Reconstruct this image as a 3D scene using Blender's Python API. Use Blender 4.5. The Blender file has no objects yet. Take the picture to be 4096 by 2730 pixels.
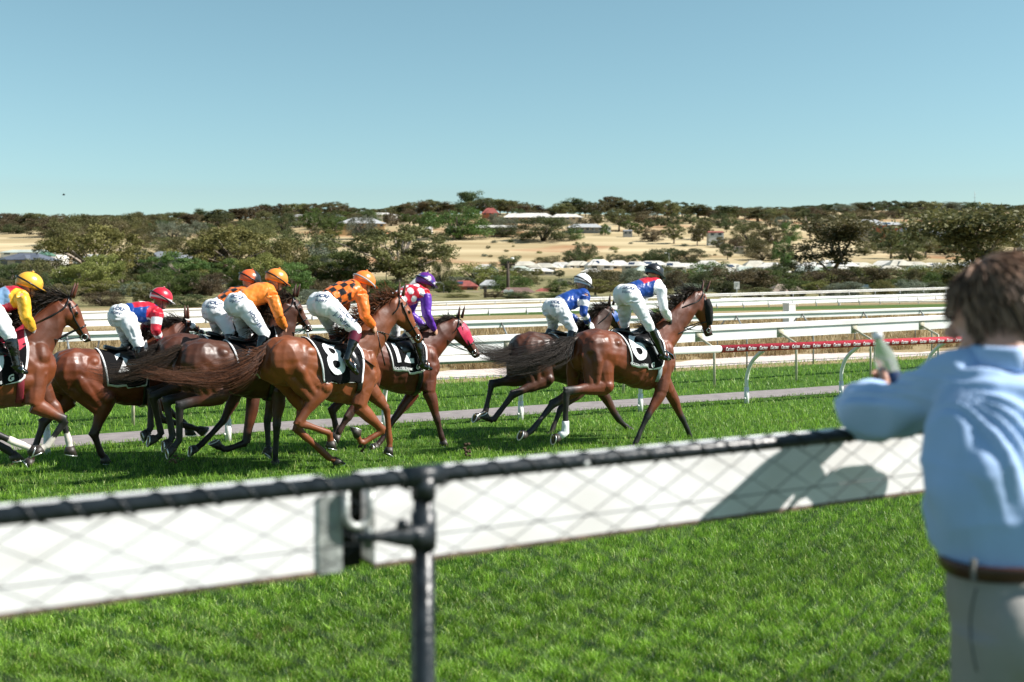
import bpy, bmesh, math, random
import numpy as np
from mathutils import Vector, Matrix, Quaternion
from mathutils.bvhtree import BVHTree
from mathutils import noise as mnoise

# ------------------------------------------------------------------ camera, sky, sun, exposure
S = bpy.context.scene
COL = S.collection
F, CX, HY, CZ = 4600.0, 2048.0, 1110.0, 2.28     # focal length and horizon in photograph pixels, eye height
cam_d = bpy.data.cameras.new('camera')
cam = bpy.data.objects.new('camera', cam_d); COL.objects.link(cam)
cam.location = (0, 0, CZ); cam.rotation_euler = (math.pi / 2, 0, 0)
cam_d.sensor_width = 36.0; cam_d.lens = 36.0 * F / 4096.0
cam_d.shift_y = -(1365.0 - HY) / 4096.0
cam_d.clip_start = 0.1; cam_d.clip_end = 6000
cam_d.dof.use_dof = True; cam_d.dof.focus_distance = 15.6; cam_d.dof.aperture_fstop = 2.2
S.camera = cam

SUN_EL = math.radians(43); SUN_DIR = Vector((0.995, -0.085, 0)).normalized()
w = bpy.data.worlds.new('World'); S.world = w; w.use_nodes = True
nt = w.node_tree; nt.nodes.clear()
sky = nt.nodes.new('ShaderNodeTexSky'); sky.sky_type = 'NISHITA'; sky.sun_disc = False
sky.sun_elevation = SUN_EL; sky.sun_rotation = math.atan2(SUN_DIR.x, SUN_DIR.y)
sky.air_density = 1.0; sky.dust_density = 0.35; sky.ozone_density = 1.0; sky.altitude = 100
hs = nt.nodes.new('ShaderNodeHueSaturation'); hs.inputs['Hue'].default_value = 0.472
hs.inputs['Saturation'].default_value = .80
bg = nt.nodes.new('ShaderNodeBackground'); bg.inputs['Strength'].default_value = 0.067
wo = nt.nodes.new('ShaderNodeOutputWorld')
tint = nt.nodes.new('ShaderNodeMix'); tint.data_type = 'RGBA'; tint.blend_type = 'MULTIPLY'; tint.inputs[0].default_value = 1.0; tint.inputs[7].default_value = (.80, 1.0, 1.05, 1)
nt.links.new(sky.outputs[0], hs.inputs['Color']); nt.links.new(hs.outputs[0], tint.inputs[6]); nt.links.new(tint.outputs[2], bg.inputs['Color'])
nt.links.new(bg.outputs[0], wo.inputs['Surface'])

sun_d = bpy.data.lights.new('sun', 'SUN'); sun_d.energy = 5.0; sun_d.angle = math.radians(0.53)
sun_d.color = (1.0, 0.955, 0.895)
sun = bpy.data.objects.new('sun', sun_d); COL.objects.link(sun)
to_sun = Vector((SUN_DIR.x * math.cos(SUN_EL), SUN_DIR.y * math.cos(SUN_EL), math.sin(SUN_EL)))
sun.rotation_euler = (-to_sun).to_track_quat('-Z', 'Y').to_euler(); sun.location = (30, -10, 40)
vs = S.view_settings; vs.view_transform = 'Standard'; vs.look = 'None'; vs.exposure = 0.85; vs.gamma = 1.0
S.cycles.max_bounces = 6; S.cycles.transparent_max_bounces = 8
S.cycles.caustics_reflective = False; S.cycles.caustics_refractive = False
S.cycles.use_denoising = True

# ------------------------------------------------------------------ world frame of the track
U = Vector((math.sqrt(0.75), 0.5, 0)); N = Vector((-0.5, math.sqrt(0.75), 0)); R_ = -N; UP = Vector((0, 0, 1))
def W(s, p, z=0.0): return U * s + N * p + Vector((0, 0, z))
def ray(px, py): return Vector(((px - CX) / F, 1.0, (HY - py) / F))
def on_perp(px, py, p):                          # point seen at a pixel, on the plane at distance p across the track
    r = ray(px, py); d = p / (r.x * N.x + N.y)
    return Vector((r.x * d, d, CZ + r.z * d))
def at_depth(px, py, d):
    r = ray(px, py); return Vector((r.x * d, d, CZ + r.z * d))
def s_of(px, p):
    v = on_perp(px, HY, p); return v.x * U.x + v.y * U.y
ZO = {'A': (0, 1000), 'B': (350, 1000), 'C': (950, 1000), 'D': (1850, 1000)}
def zz(c, x, y): o = ZO[c]; return (o[0] + x * .5741, o[1] + y * .5741)

rng = random.Random(11); nrng = np.random.default_rng(5)

# ------------------------------------------------------------------ helpers
def tag(o, label=None, cat=None, group=None, kind=None):
    if label: o['label'] = label
    if cat: o['category'] = cat
    if group: o['group'] = group
    if kind: o['kind'] = kind
    return o
def empty(name, loc=(0, 0, 0)):
    o = bpy.data.objects.new(name, None); COL.objects.link(o); o.location = loc; o.empty_display_size = .2
    return o
def link_mesh(name, me, parent=None, loc=None):
    o = bpy.data.objects.new(name, me); COL.objects.link(o)
    if parent is not None: o.parent = parent
    if loc is not None: o.location = loc
    return o
def smooth(me, on=True):
    me.polygons.foreach_set('use_smooth', np.full(len(me.polygons), on, dtype=bool))
def world_loc(o):
    v = Vector(o.location)
    while o.parent: o = o.parent; v = v + Vector(o.location)
    return v

class MB:
    """collects shapes in world coordinates and links them as one mesh object"""
    def __init__(self): self.v = []; self.f = []; self.m = []; self.mi = 0
    def add(self, vs, fs):
        b = len(self.v); self.v += [tuple(x) for x in vs]
        for f in fs: self.f.append(tuple(i + b for i in f)); self.m.append(self.mi)
    def tube(self, pts, rad, n=10, side=None, caps=True):
        """rad: number, or per point number / (r_side, r_other); side = lateral axis of the sections"""
        pts = [Vector(p) for p in pts]; k = len(pts)
        if not isinstance(rad, (list, tuple)): rad = [rad] * k
        vs = []; prev = None
        for i, p in enumerate(pts):
            t = (pts[min(i + 1, k - 1)] - pts[max(i - 1, 0)])
            t = t.normalized() if t.length > 1e-9 else Vector((0, 0, 1))
            if side is not None: a = Vector(side) - t * Vector(side).dot(t)
            elif prev is not None: a = prev - t * prev.dot(t)
            else:
                h = UP if abs(t.z) < .9 else Vector((1, 0, 0)); a = h.cross(t)
            if a.length < 1e-6: a = t.orthogonal()
            a.normalize(); prev = a; b = t.cross(a)
            r = rad[i]; ra, rb = r if isinstance(r, (tuple, list)) else (r, r)
            for j in range(n):
                an = 2 * math.pi * j / n
                vs.append(p + a * (ra * math.cos(an)) + b * (rb * math.sin(an)))
        fs = []
        for i in range(k - 1):
            for j in range(n):
                j2 = (j + 1) % n
                fs.append((i * n + j, i * n + j2, (i + 1) * n + j2, (i + 1) * n + j))
        if caps: fs.append(tuple(range(n - 1, -1, -1))); fs.append(tuple((k - 1) * n + j for j in range(n)))
        self.add(vs, fs); return self
    def ell(self, c, r, ax=None, n=12, m=8):
        """ellipsoid; ax = three axis vectors"""
        c = Vector(c); ax = ax or (Vector((1, 0, 0)), Vector((0, 1, 0)), Vector((0, 0, 1)))
        if not isinstance(r, (tuple, list)): r = (r, r, r)
        vs = [c + ax[2] * r[2]]
        for i in range(1, m):
            th = math.pi * i / m
            for j in range(n):
                ph = 2 * math.pi * j / n
                vs.append(c + ax[0] * (r[0] * math.sin(th) * math.cos(ph)) + ax[1] * (r[1] * math.sin(th) * math.sin(ph)) + ax[2] * (r[2] * math.cos(th)))
        vs.append(c - ax[2] * r[2]); e = len(vs) - 1; fs = []
        for j in range(n):
            fs.append((0, 1 + j, 1 + (j + 1) % n)); b = 1 + (m - 2) * n
            fs.append((e, b + (j + 1) % n, b + j))
        for i in range(m - 2):
            for j in range(n):
                a = 1 + i * n; j2 = (j + 1) % n
                fs.append((a + j, a + n + j, a + n + j2, a + j2))
        self.add(vs, fs); return self
    def box(self, c, h, ax=None):
        c = Vector(c); ax = ax or (Vector((1, 0, 0)), Vector((0, 1, 0)), Vector((0, 0, 1)))
        vs = [c + ax[0] * (h[0] * i) + ax[1] * (h[1] * j) + ax[2] * (h[2] * k) for i in (-1, 1) for j in (-1, 1) for k in (-1, 1)]
        self.add(vs, [(0, 1, 3, 2), (4, 6, 7, 5), (0, 4, 5, 1), (2, 3, 7, 6), (0, 2, 6, 4), (1, 5, 7, 3)]); return self
    def prism(self, prof, a, b, c0, c1):
        """profile [(u,v)] in axes a,b swept from c0 to c1"""
        n = len(prof); vs = [Vector(c) + a * u + b * v for c in (c0, c1) for u, v in prof]
        fs = [(i, (i + 1) % n, n + (i + 1) % n, n + i) for i in range(n)] + [tuple(range(n - 1, -1, -1)), tuple(range(n, 2 * n))]
        self.add(vs, fs); return self
    def mesh(self, name, off=(0, 0, 0)):
        me = bpy.data.meshes.new(name); o = Vector(off)
        me.from_pydata([(x[0] - o.x, x[1] - o.y, x[2] - o.z) for x in self.v], [], self.f); me.update(); return me
    def build(self, name, mats, parent=None, sm=True, off=None, fix=True):
        if parent is not None: base = world_loc(parent)
        else: base = Vector(off) if off is not None else Vector((0, 0, 0))
        me = self.mesh(name, base)
        mats = mats if isinstance(mats, (list, tuple)) else [mats]
        for m in mats: me.materials.append(m)
        if len(mats) > 1: me.polygons.foreach_set('material_index', np.array(self.m, dtype=np.int32))
        if fix:
            b = bmesh.new(); b.from_mesh(me); bmesh.ops.recalc_face_normals(b, faces=b.faces[:]); b.to_mesh(me); b.free()
        smooth(me, sm)
        return link_mesh(name, me, parent, None if parent is not None else base)
    def remesh(self, voxel, it=6, fac=.5):
        """voxel union of everything collected, smoothed; returns (verts, faces)"""
        me = self.mesh('tmp'); o = bpy.data.objects.new('tmp', me); COL.objects.link(o)
        b = bmesh.new(); b.from_mesh(me); bmesh.ops.recalc_face_normals(b, faces=b.faces[:]); b.to_mesh(me); b.free()
        md = o.modifiers.new('r', 'REMESH'); md.mode = 'VOXEL'; md.voxel_size = voxel
        if it: sm_ = o.modifiers.new('s', 'SMOOTH'); sm_.iterations = it; sm_.factor = fac
        dg = bpy.context.evaluated_depsgraph_get()
        m2 = bpy.data.meshes.new_from_object(o.evaluated_get(dg), depsgraph=dg)
        bpy.data.objects.remove(o); bpy.data.meshes.remove(me)
        return m2

def mesh_np(me):
    a = np.empty(len(me.vertices) * 3, np.float32); me.vertices.foreach_get('co', a); return a.reshape(-1, 3)
def normals_np(me):
    a = np.empty(len(me.vertices) * 3, np.float32); me.vertices.foreach_get('normal', a); return a.reshape(-1, 3)
def set_np(me, co): me.vertices.foreach_set('co', np.ascontiguousarray(co, np.float32).ravel()); me.update()
def set_col(me, rgb, name='col'):
    at = me.color_attributes.new(name, 'FLOAT_COLOR', 'POINT')
    a = np.ones((len(me.vertices), 4), np.float32); a[:, :3] = rgb; at.data.foreach_set('color', a.ravel())
def finish(me, name, mat, parent, sm=True):
    base = world_loc(parent) if parent is not None else Vector((0, 0, 0))
    set_np(me, mesh_np(me) - np.array(base, np.float32)); me.name = name
    me.materials.clear(); me.materials.append(mat); smooth(me, sm)
    return link_mesh(name, me, parent)
def bvh_of(me):
    co = mesh_np(me); return BVHTree.FromPolygons([tuple(c) for c in co.tolist()], [tuple(p.vertices) for p in me.polygons])
def nearest_seg(co, segs):
    """segs: list of (a,b,ra,rb); returns index of the nearest segment surface and parameter"""
    best = np.full(len(co), 1e9); idx = np.zeros(len(co), int); tt = np.zeros(len(co))
    for i, (a, b, ra, rb) in enumerate(segs):
        a = np.array(a, np.float32); b = np.array(b, np.float32); d = b - a; L = max(float(d @ d), 1e-9)
        t = np.clip(((co - a) @ d) / L, 0, 1)
        q = a + t[:, None] * d; dist = np.linalg.norm(co - q, axis=1) - (ra + (rb - ra) * t)
        k = dist < best; best[k] = dist[k]; idx[k] = i; tt[k] = t[k]
    return idx, tt
def vnoise(co, scale, seed=0.0):
    """cheap smooth noise from summed sines, -1..1"""
    r = np.random.default_rng(int(seed * 10) + 3); out = np.zeros(len(co))
    for k in range(7):
        d = r.normal(size=3); d /= np.linalg.norm(d); fr = scale * (0.6 + 1.1 * r.random())
        out += np.sin(co @ d * fr * 6.283 + r.random() * 6.283)
    return out / 3.2
def lerp(a, b, t): return a + (b - a) * t
def smoothpath(pts, k=6):
    """Catmull-Rom through points (tuples of any length)"""
    P = [np.array(p, float) for p in pts]; P = [2 * P[0] - P[1]] + P + [2 * P[-1] - P[-2]]; out = []
    for i in range(1, len(P) - 2):
        for j in range(k):
            t = j / k
            out.append(.5 * ((2 * P[i]) + (P[i + 1] - P[i - 1]) * t + (2 * P[i - 1] - 5 * P[i] + 4 * P[i + 1] - P[i + 2]) * t * t + (3 * P[i] - P[i - 1] - 3 * P[i + 1] + P[i + 2]) * t ** 3))
    out.append(P[-2]); return out

# ------------------------------------------------------------------ materials
def new_mat(name):
    m = bpy.data.materials.new(name); m.use_nodes = True; n = m.node_tree
    return m, n, n.nodes['Principled BSDF']
def nd(n, t, **kw):
    x = n.nodes.new(t)
    for k, v in kw.items(): setattr(x, k, v)
    return x
def mat(name, c, rough=.6, var=.15, scale=6.0, bump=0.0, bscale=30.0, spec=.5, metal=0.0, c2=None, stretch=None, rand=0.0, coat=0.0, sheen=0.0, detail=4.0):
    """colour with noise variation (c to c2), bump, optional per-object brightness change"""
    m, n, b = new_mat(name); L = n.links
    tc = nd(n, 'ShaderNodeTexCoord'); src = tc.outputs['Object']
    if stretch:
        mp = nd(n, 'ShaderNodeMapping'); mp.inputs['Scale'].default_value = stretch; L.new(src, mp.inputs[0]); src = mp.outputs[0]
    no = nd(n, 'ShaderNodeTexNoise'); no.inputs['Scale'].default_value = scale; no.inputs['Detail'].default_value = detail
    L.new(src, no.inputs['Vector'])
    rp = nd(n, 'ShaderNodeValToRGB'); c2 = c2 or tuple(x * (1 - var * 2) for x in c)
    c1 = c if var == 0 else tuple(min(1, x * (1 + var * .6)) for x in c)
    rp.color_ramp.elements[0].position = .34; rp.color_ramp.elements[1].position = .66
    rp.color_ramp.elements[0].color = (*c2, 1); rp.color_ramp.elements[1].color = (*c1, 1)
    L.new(no.outputs['Fac'], rp.inputs[0]); out = rp.outputs[0]
    if rand:
        oi = nd(n, 'ShaderNodeObjectInfo'); mr = nd(n, 'ShaderNodeMapRange'); mr.inputs[3].default_value = 1 - rand; mr.inputs[4].default_value = 1 + rand
        L.new(oi.outputs['Random'], mr.inputs[0]); hv = nd(n, 'ShaderNodeHueSaturation'); L.new(mr.outputs[0], hv.inputs['Value']); L.new(out, hv.inputs['Color']); out = hv.outputs[0]
    L.new(out, b.inputs['Base Color'])
    b.inputs['Roughness'].default_value = rough; b.inputs['Specular IOR Level'].default_value = spec; b.inputs['Metallic'].default_value = metal
    b.inputs['Coat Weight'].default_value = coat; b.inputs['Sheen Weight'].default_value = sheen
    if bump:
        n2 = nd(n, 'ShaderNodeTexNoise'); n2.inputs['Scale'].default_value = bscale; n2.inputs['Detail'].default_value = 3; L.new(src, n2.inputs['Vector'])
        bp = nd(n, 'ShaderNodeBump'); bp.inputs['Strength'].default_value = bump; bp.inputs['Distance'].default_value = .02
        L.new(n2.outputs['Fac'], bp.inputs['Height']); L.new(bp.outputs[0], b.inputs['Normal'])
    return m
def vmat(name, rough=.5, spec=.5, bump=.2, bscale=40.0, bdist=.01, sheen=0.0, coat=0.0, var=.12, vscale=25.0, stretch=None):
    """base colour from the surface's own colour attribute, broken up by noise"""
    m, n, b = new_mat(name); L = n.links
    at = nd(n, 'ShaderNodeAttribute', attribute_name='col')
    tc = nd(n, 'ShaderNodeTexCoord'); src = tc.outputs['Object']
    if stretch:
        mp = nd(n, 'ShaderNodeMapping'); mp.inputs['Scale'].default_value = stretch; L.new(src, mp.inputs[0]); src = mp.outputs[0]
    no = nd(n, 'ShaderNodeTexNoise'); no.inputs['Scale'].default_value = vscale; no.inputs['Detail'].default_value = 5; L.new(src, no.inputs['Vector'])
    mr = nd(n, 'ShaderNodeMapRange'); mr.inputs[1].default_value = .3; mr.inputs[2].default_value = .7; mr.inputs[3].default_value = 1 - var; mr.inputs[4].default_value = 1 + var
    L.new(no.outputs['Fac'], mr.inputs[0])
    hv = nd(n, 'ShaderNodeHueSaturation'); L.new(mr.outputs[0], hv.inputs['Value']); L.new(at.outputs['Color'], hv.inputs['Color']); L.new(hv.outputs[0], b.inputs['Base Color'])
    b.inputs['Roughness'].default_value = rough; b.inputs['Specular IOR Level'].default_value = spec; b.inputs['Sheen Weight'].default_value = sheen; b.inputs['Coat Weight'].default_value = coat
    n2 = nd(n, 'ShaderNodeTexNoise'); n2.inputs['Scale'].default_value = bscale; n2.inputs['Detail'].default_value = 3; L.new(src, n2.inputs['Vector'])
    bp = nd(n, 'ShaderNodeBump'); bp.inputs['Strength'].default_value = bump; bp.inputs['Distance'].default_value = bdist
    L.new(n2.outputs['Fac'], bp.inputs['Height']); L.new(bp.outputs[0], b.inputs['Normal'])
    return m

M = {}
M['white_plastic'] = mat('white_plastic', (.78, .78, .77), .42, .03, .8, c2=(.64, .625, .60), stretch=(1, 1, 4))
M['white_paint'] = mat('white_paint', (.78, .77, .74), .55, .06, 9, .15, 60)
M['cream_post'] = mat('cream_post', (.55, .50, .38), .6, .12, 14)
M['grey_steel'] = mat('grey_steel', (.30, .31, .31), .5, .15, 14, metal=.3)
M['galv'] = mat('galv', (.42, .44, .42), .42, .2, 22, metal=.25, bump=.2, bscale=50)
M['galv_dark'] = mat('galv_dark', (.16, .18, .17), .5, .2, 22, metal=.4)
M['black_pipe'] = mat('black_pipe', (.018, .022, .026), .32, .3, 30, .15, 60)
M['black_wire'] = mat('black_wire', (.022, .026, .03), .4, .2, 40)
M['red_sleeve'] = mat('red_sleeve', (.74, .06, .085), .35, .05, 8)
M['black_leather'] = mat('black_leather', (.010, .010, .011), .28, .2, 30, .1, 80)
M['patent'] = mat('patent', (.006, .006, .007), .07, .2, 20, .25, 26, spec=.8)
M['maroon_leather'] = mat('maroon_leather', (.13, .012, .03), .35, .1, 20)
M['black_cloth'] = mat('black_cloth', (.007, .007, .008), .9, .15, 60, .2, 120, spec=.12)
M['white_cloth'] = mat('white_cloth', (.80, .80, .80), .8, .03, 40, .2, 90)
M['navy_ink'] = mat('navy_ink', (.02, .05, .14), .7, .05)
M['hoof'] = mat('hoof', (.045, .035, .028), .5, .3, 30)
M['sole'] = mat('sole', (.22, .16, .07), .9, .35, 60, .6, 90, c2=(.10, .085, .03))
M['alu'] = mat('alu', (.70, .70, .68), .28, .05, 20, metal=.8)
M['eye'] = mat('eye', (.012, .008, .006), .08, 0, 20)
M['steel'] = mat('steel', (.62, .62, .6), .2, .05, 20, metal=1.0)
M['skin'] = mat('skin', (.50, .27, .18), .5, .08, 30, sheen=.1)
# ------------------------------------------------------------------ ground and hills
HP = [-1600, 0, 700, 1400, 2100, 2800, 3400, 4096, 5600]
HD = [140, 200, 300, 450, 520, 700, 900, 1150, 1500, 1900, 2600]
HT = [[1183] * 9, [1158] * 9, [1128] * 9, [1100] * 9,
      [1070, 1070, 1070, 1068, 1062, 1062, 1060, 1060, 1060],
      [1010, 1008, 1000, 985, 985, 985, 1000, 1010, 1010],
      [945, 940, 928, 910, 905, 912, 940, 955, 960],
      [892, 885, 878, 866, 852, 868, 895, 905, 905],
      [890, 884, 879, 876, 872, 868, 868, 872, 874],
      [892, 890, 890, 885, 880, 858, 842, 842, 845],
      [930, 925, 920, 915, 912, 900, 890, 890, 890]]
HZ = [[CZ - (HT[i][j] - HY) * HD[i] / F for j in range(9)] for i in range(len(HD))]
def ground_z(px, d):
    p = (CX - px) / F * d * .5 + d * N.y                     # distance across the track
    near = 0.0 if p < 26 else min(1.0, (p - 26) / 12) * .32
    if d <= HD[0]: return near
    px = max(HP[0], min(HP[-1], px)); d = min(d, HD[-1] - 1)
    j = max(k for k in range(8) if HP[k] <= px); i = max(k for k in range(len(HD) - 1) if HD[k] <= d)
    tj = (px - HP[j]) / (HP[j + 1] - HP[j]); tj = tj * tj * (3 - 2 * tj); ti = (d - HD[i]) / (HD[i + 1] - HD[i])
    z = lerp(lerp(HZ[i][j], HZ[i][j + 1], tj), lerp(HZ[i + 1][j], HZ[i + 1][j + 1], tj), ti)
    return lerp(near, z, min(1, (d - HD[0]) / 40))
def ground_pt(px, d): r = ray(px, HY); return Vector((r.x * d, d, ground_z(px, d)))

def ground_material():
    m, n, b = new_mat('ground_cover'); L = n.links
    tc = nd(n, 'ShaderNodeTexCoord')
    dot = nd(n, 'ShaderNodeVectorMath', operation='DOT_PRODUCT'); dot.inputs[1].default_value = tuple(N); L.new(tc.outputs['Object'], dot.inputs[0])
    no = nd(n, 'ShaderNodeTexNoise'); no.inputs['Scale'].default_value = .35; no.inputs['Detail'].default_value = 6; L.new(tc.outputs['Object'], no.inputs['Vector'])
    fine = nd(n, 'ShaderNodeTexNoise'); fine.inputs['Scale'].default_value = 9; fine.inputs['Detail'].default_value = 6; L.new(tc.outputs['Object'], fine.inputs['Vector'])
    big = nd(n, 'ShaderNodeTexNoise'); big.inputs['Scale'].default_value = .012; big.inputs['Detail'].default_value = 7; L.new(tc.outputs['Object'], big.inputs['Vector'])
    def ramp(src, p0, c0, p1, c1):
        r = nd(n, 'ShaderNodeValToRGB'); e = r.color_ramp.elements; e[0].position = p0; e[0].color = (*c0, 1); e[1].position = p1; e[1].color = (*c1, 1); L.new(src, r.inputs[0]); return r
    def mix(f, a, c):
        x = nd(n, 'ShaderNodeMix', data_type='RGBA'); L.new(f, x.inputs[0]); L.new(a, x.inputs[6]); L.new(c, x.inputs[7]); return x.outputs[2]
    green = ramp(fine.outputs['Fac'], .35, (.02, .05, .008), .68, (.09, .18, .025))
    straw = ramp(fine.outputs['Fac'], .3, (.20, .145, .07), .7, (.37, .29, .165))
    edge = nd(n, 'ShaderNodeMapRange'); edge.inputs[1].default_value = 22.2; edge.inputs[2].default_value = 22.6
    wob = nd(n, 'ShaderNodeMath', operation='MULTIPLY_ADD'); wob.inputs[1].default_value = .6; L.new(no.outputs['Fac'], wob.inputs[0]); L.new(dot.outputs['Value'], wob.inputs[2]); L.new(wob.outputs[0], edge.inputs[0])
    near = mix(edge.outputs[0], green.outputs[0], straw.outputs[0])
    # a green strip of the far track
    g1 = nd(n, 'ShaderNodeMapRange'); g1.inputs[1].default_value = 51; g1.inputs[2].default_value = 52; L.new(dot.outputs['Value'], g1.inputs[0])
    g2 = nd(n, 'ShaderNodeMapRange'); g2.inputs[1].default_value = 57; g2.inputs[2].default_value = 58; L.new(dot.outputs['Value'], g2.inputs[0])
    gs = nd(n, 'ShaderNodeMath', operation='SUBTRACT'); L.new(g1.outputs[0], gs.inputs[0]); L.new(g2.outputs[0], gs.inputs[1])
    strip = ramp(fine.outputs['Fac'], .3, (.035, .065, .018), .7, (.09, .15, .03))
    near = mix(gs.outputs[0], near, strip.outputs[0])
    # dry hill with mown lines, reddish bare earth and scrub
    mp = nd(n, 'ShaderNodeMapping'); mp.inputs['Rotation'].default_value = (0, 0, .5); mp.inputs['Scale'].default_value = (.004, .022, .02); L.new(tc.outputs['Object'], mp.inputs[0])
    ln = nd(n, 'ShaderNodeTexNoise'); ln.inputs['Scale'].default_value = 1; ln.inputs['Detail'].default_value = 5; L.new(mp.outputs[0], ln.inputs['Vector'])
    hill = ramp(ln.outputs['Fac'], .35, (.31, .235, .125), .66, (.53, .43, .265))
    red = nd(n, 'ShaderNodeValToRGB'); red.color_ramp.elements[0].position = .53; red.color_ramp.elements[1].position = .66
    red.color_ramp.elements[0].color = (0, 0, 0, 1); red.color_ramp.elements[1].color = (.75, .75, .75, 1); L.new(big.outputs['Fac'], red.inputs[0])
    rc = nd(n, 'ShaderNodeRGB'); rc.outputs[0].default_value = (.30, .12, .055, 1)
    hill2 = mix(red.outputs[0], hill.outputs[0], rc.outputs[0])
    he = nd(n, 'ShaderNodeMapRange'); he.inputs[1].default_value = 74; he.inputs[2].default_value = 80; L.new(dot.outputs['Value'], he.inputs[0])
    town = nd(n, 'ShaderNodeMapRange'); town.inputs[1].default_value = 330; town.inputs[2].default_value = 430; L.new(dot.outputs['Value'], town.inputs[0])
    scrub = ramp(no.outputs['Fac'], .3, (.08, .085, .03), .72, (.30, .25, .13))
    far = mix(town.outputs[0], scrub.outputs[0], hill2)
    L.new(mix(he.outputs[0], near, far), b.inputs['Base Color'])
    b.inputs['Roughness'].default_value = .95; b.inputs['Specular IOR Level'].default_value = .1
    bp = nd(n, 'ShaderNodeBump'); bp.inputs['Strength'].default_value = .6; bp.inputs['Distance'].default_value = .05; L.new(fine.outputs['Fac'], bp.inputs['Height']); L.new(bp.outputs[0], b.inputs['Normal'])
    return m
def build_ground():
    pxs = list(range(-1600, 5601, 120)); ds = [0.3, 3, 6, 10, 15, 20, 24, 27, 30, 34, 40, 50, 65, 80, 100, 120, 140, 155, 170, 185, 200]
    while ds[-1] < 2550: ds.append(ds[-1] * 1.045)
    # two wide wings behind and beside the camera close the sheet round it
    b = MB(); vs = []
    for d in ds:
        for px in pxs: vs.append(ground_pt(px, d))
    k = len(pxs); fs = [(i * k + j, i * k + j + 1, (i + 1) * k + j + 1, (i + 1) * k + j) for i in range(len(ds) - 1) for j in range(k - 1)]
    b.add(vs, fs)
    o = b.build('ground', ground_material()); tag(o, kind='structure'); return o
build_ground()
def strip(name, p0, p1, z, m, s0=-30, s1=120, kind='structure'):
    b = MB(); n = 60; vs = []
    for i in range(n + 1):
        s = lerp(s0, s1, i / n); w0 = .06 * math.sin(s * 1.7) + .04 * math.sin(s * 4.1); w1 = .06 * math.sin(s * 1.3 + 2) + .04 * math.sin(s * 3.7)
        vs += [W(s, p0 + w0, z), W(s, p1 + w1, z)]
    b.add(vs, [(2 * i, 2 * i + 2, 2 * i + 3, 2 * i + 1) for i in range(n)])
    o = b.build(name, m, sm=False); tag(o, kind=kind); return o
strip('footpath', 16.45, 17.5, .006, mat('footpath_asphalt', (.235, .205, .20), .9, .1, 5, .3, 90))
strip('sand_strip', 22.9, 25.2, .006, mat('pale_sand', (.60, .50, .45), .95, .1, 3, .4, 40))
# raised terrace the spectators stand on, with its grassed bank down to the track
b = MB(); b.prism([(-9, .58), (2.75, .58), (3.9, -.02), (3.9, -.4), (-9, -.4)], N, UP, W(-14, 0, 0), W(16, 0, 0))
tag(b.build('spectator_terrace', mat('terrace_turf', (.06, .10, .02), .95, .3, 8, .5, 60), sm=False), kind='structure')

# ------------------------------------------------------------------ grass
def blade_material(name, rough=.45, tr=.35):
    m, n, b = new_mat(name); L = n.links
    at = nd(n, 'ShaderNodeAttribute', attribute_name='col'); L.new(at.outputs['Color'], b.inputs['Base Color'])
    b.inputs['Roughness'].default_value = rough; b.inputs['Specular IOR Level'].default_value = .35
    t = nd(n, 'ShaderNodeBsdfTranslucent'); L.new(at.outputs['Color'], t.inputs[0])
    mx = nd(n, 'ShaderNodeMixShader'); mx.inputs[0].default_value = tr
    o = n.nodes['Material Output']; L.new(b.outputs[0], mx.inputs[1]); L.new(t.outputs[0], mx.inputs[2]); L.new(mx.outputs[0], o.inputs[0])
    return m
def blades(name, base, h, wd, colr, m, lean=.5, seed=1):
    """base (n,3), h (n), wd (n), colr (n,3) -> one mesh of bent grass blades"""
    r = np.random.default_rng(seed); n = len(base)
    an = r.random(n) * 6.283; side = np.stack([np.cos(an), np.sin(an), np.zeros(n)], 1)
    la = r.random(n) * 6.283; ln = np.stack([np.cos(la), np.sin(la), np.zeros(n)], 1) * (lean * h * (.3 + r.random(n)))[:, None]
    up = np.zeros((n, 3)); up[:, 2] = h
    v = np.empty((n, 5, 3), np.float32); hw = (side * wd[:, None] / 2)
    v[:, 0] = base - hw; v[:, 1] = base + hw; mid = base + up * .6 + ln * .3
    v[:, 2] = mid + hw * .8; v[:, 3] = mid - hw * .8; v[:, 4] = base + up * .95 + ln
    me = bpy.data.meshes.new(name); me.vertices.add(n * 5); me.vertices.foreach_set('co', v.ravel())
    li = np.empty((n, 7), np.int32); o5 = (np.arange(n) * 5)[:, None]; li[:] = o5 + np.array([0, 1, 2, 3, 3, 2, 4])
    me.loops.add(n * 7); me.loops.foreach_set('vertex_index', li.ravel())
    me.polygons.add(n * 2); st = np.empty((n, 2), np.int32); st[:, 0] = np.arange(n) * 7; st[:, 1] = st[:, 0] + 4
    me.polygons.foreach_set('loop_start', st.ravel()); me.update(calc_edges=True)
    set_col(me, np.repeat(colr, 5, axis=0)); me.materials.append(m)
    return tag(link_mesh(name, me), kind='stuff')
def noise2(p, sc, seed):
    r = np.random.default_rng(seed); out = np.zeros(len(p))
    for k in range(9):
        a = r.random() * 6.283; f = sc * (.5 + 1.2 * r.random()); out += np.sin((p[:, 0] * math.cos(a) + p[:, 1] * math.sin(a)) * f * 6.283 + r.random() * 6.283)
    return out / 4
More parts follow.
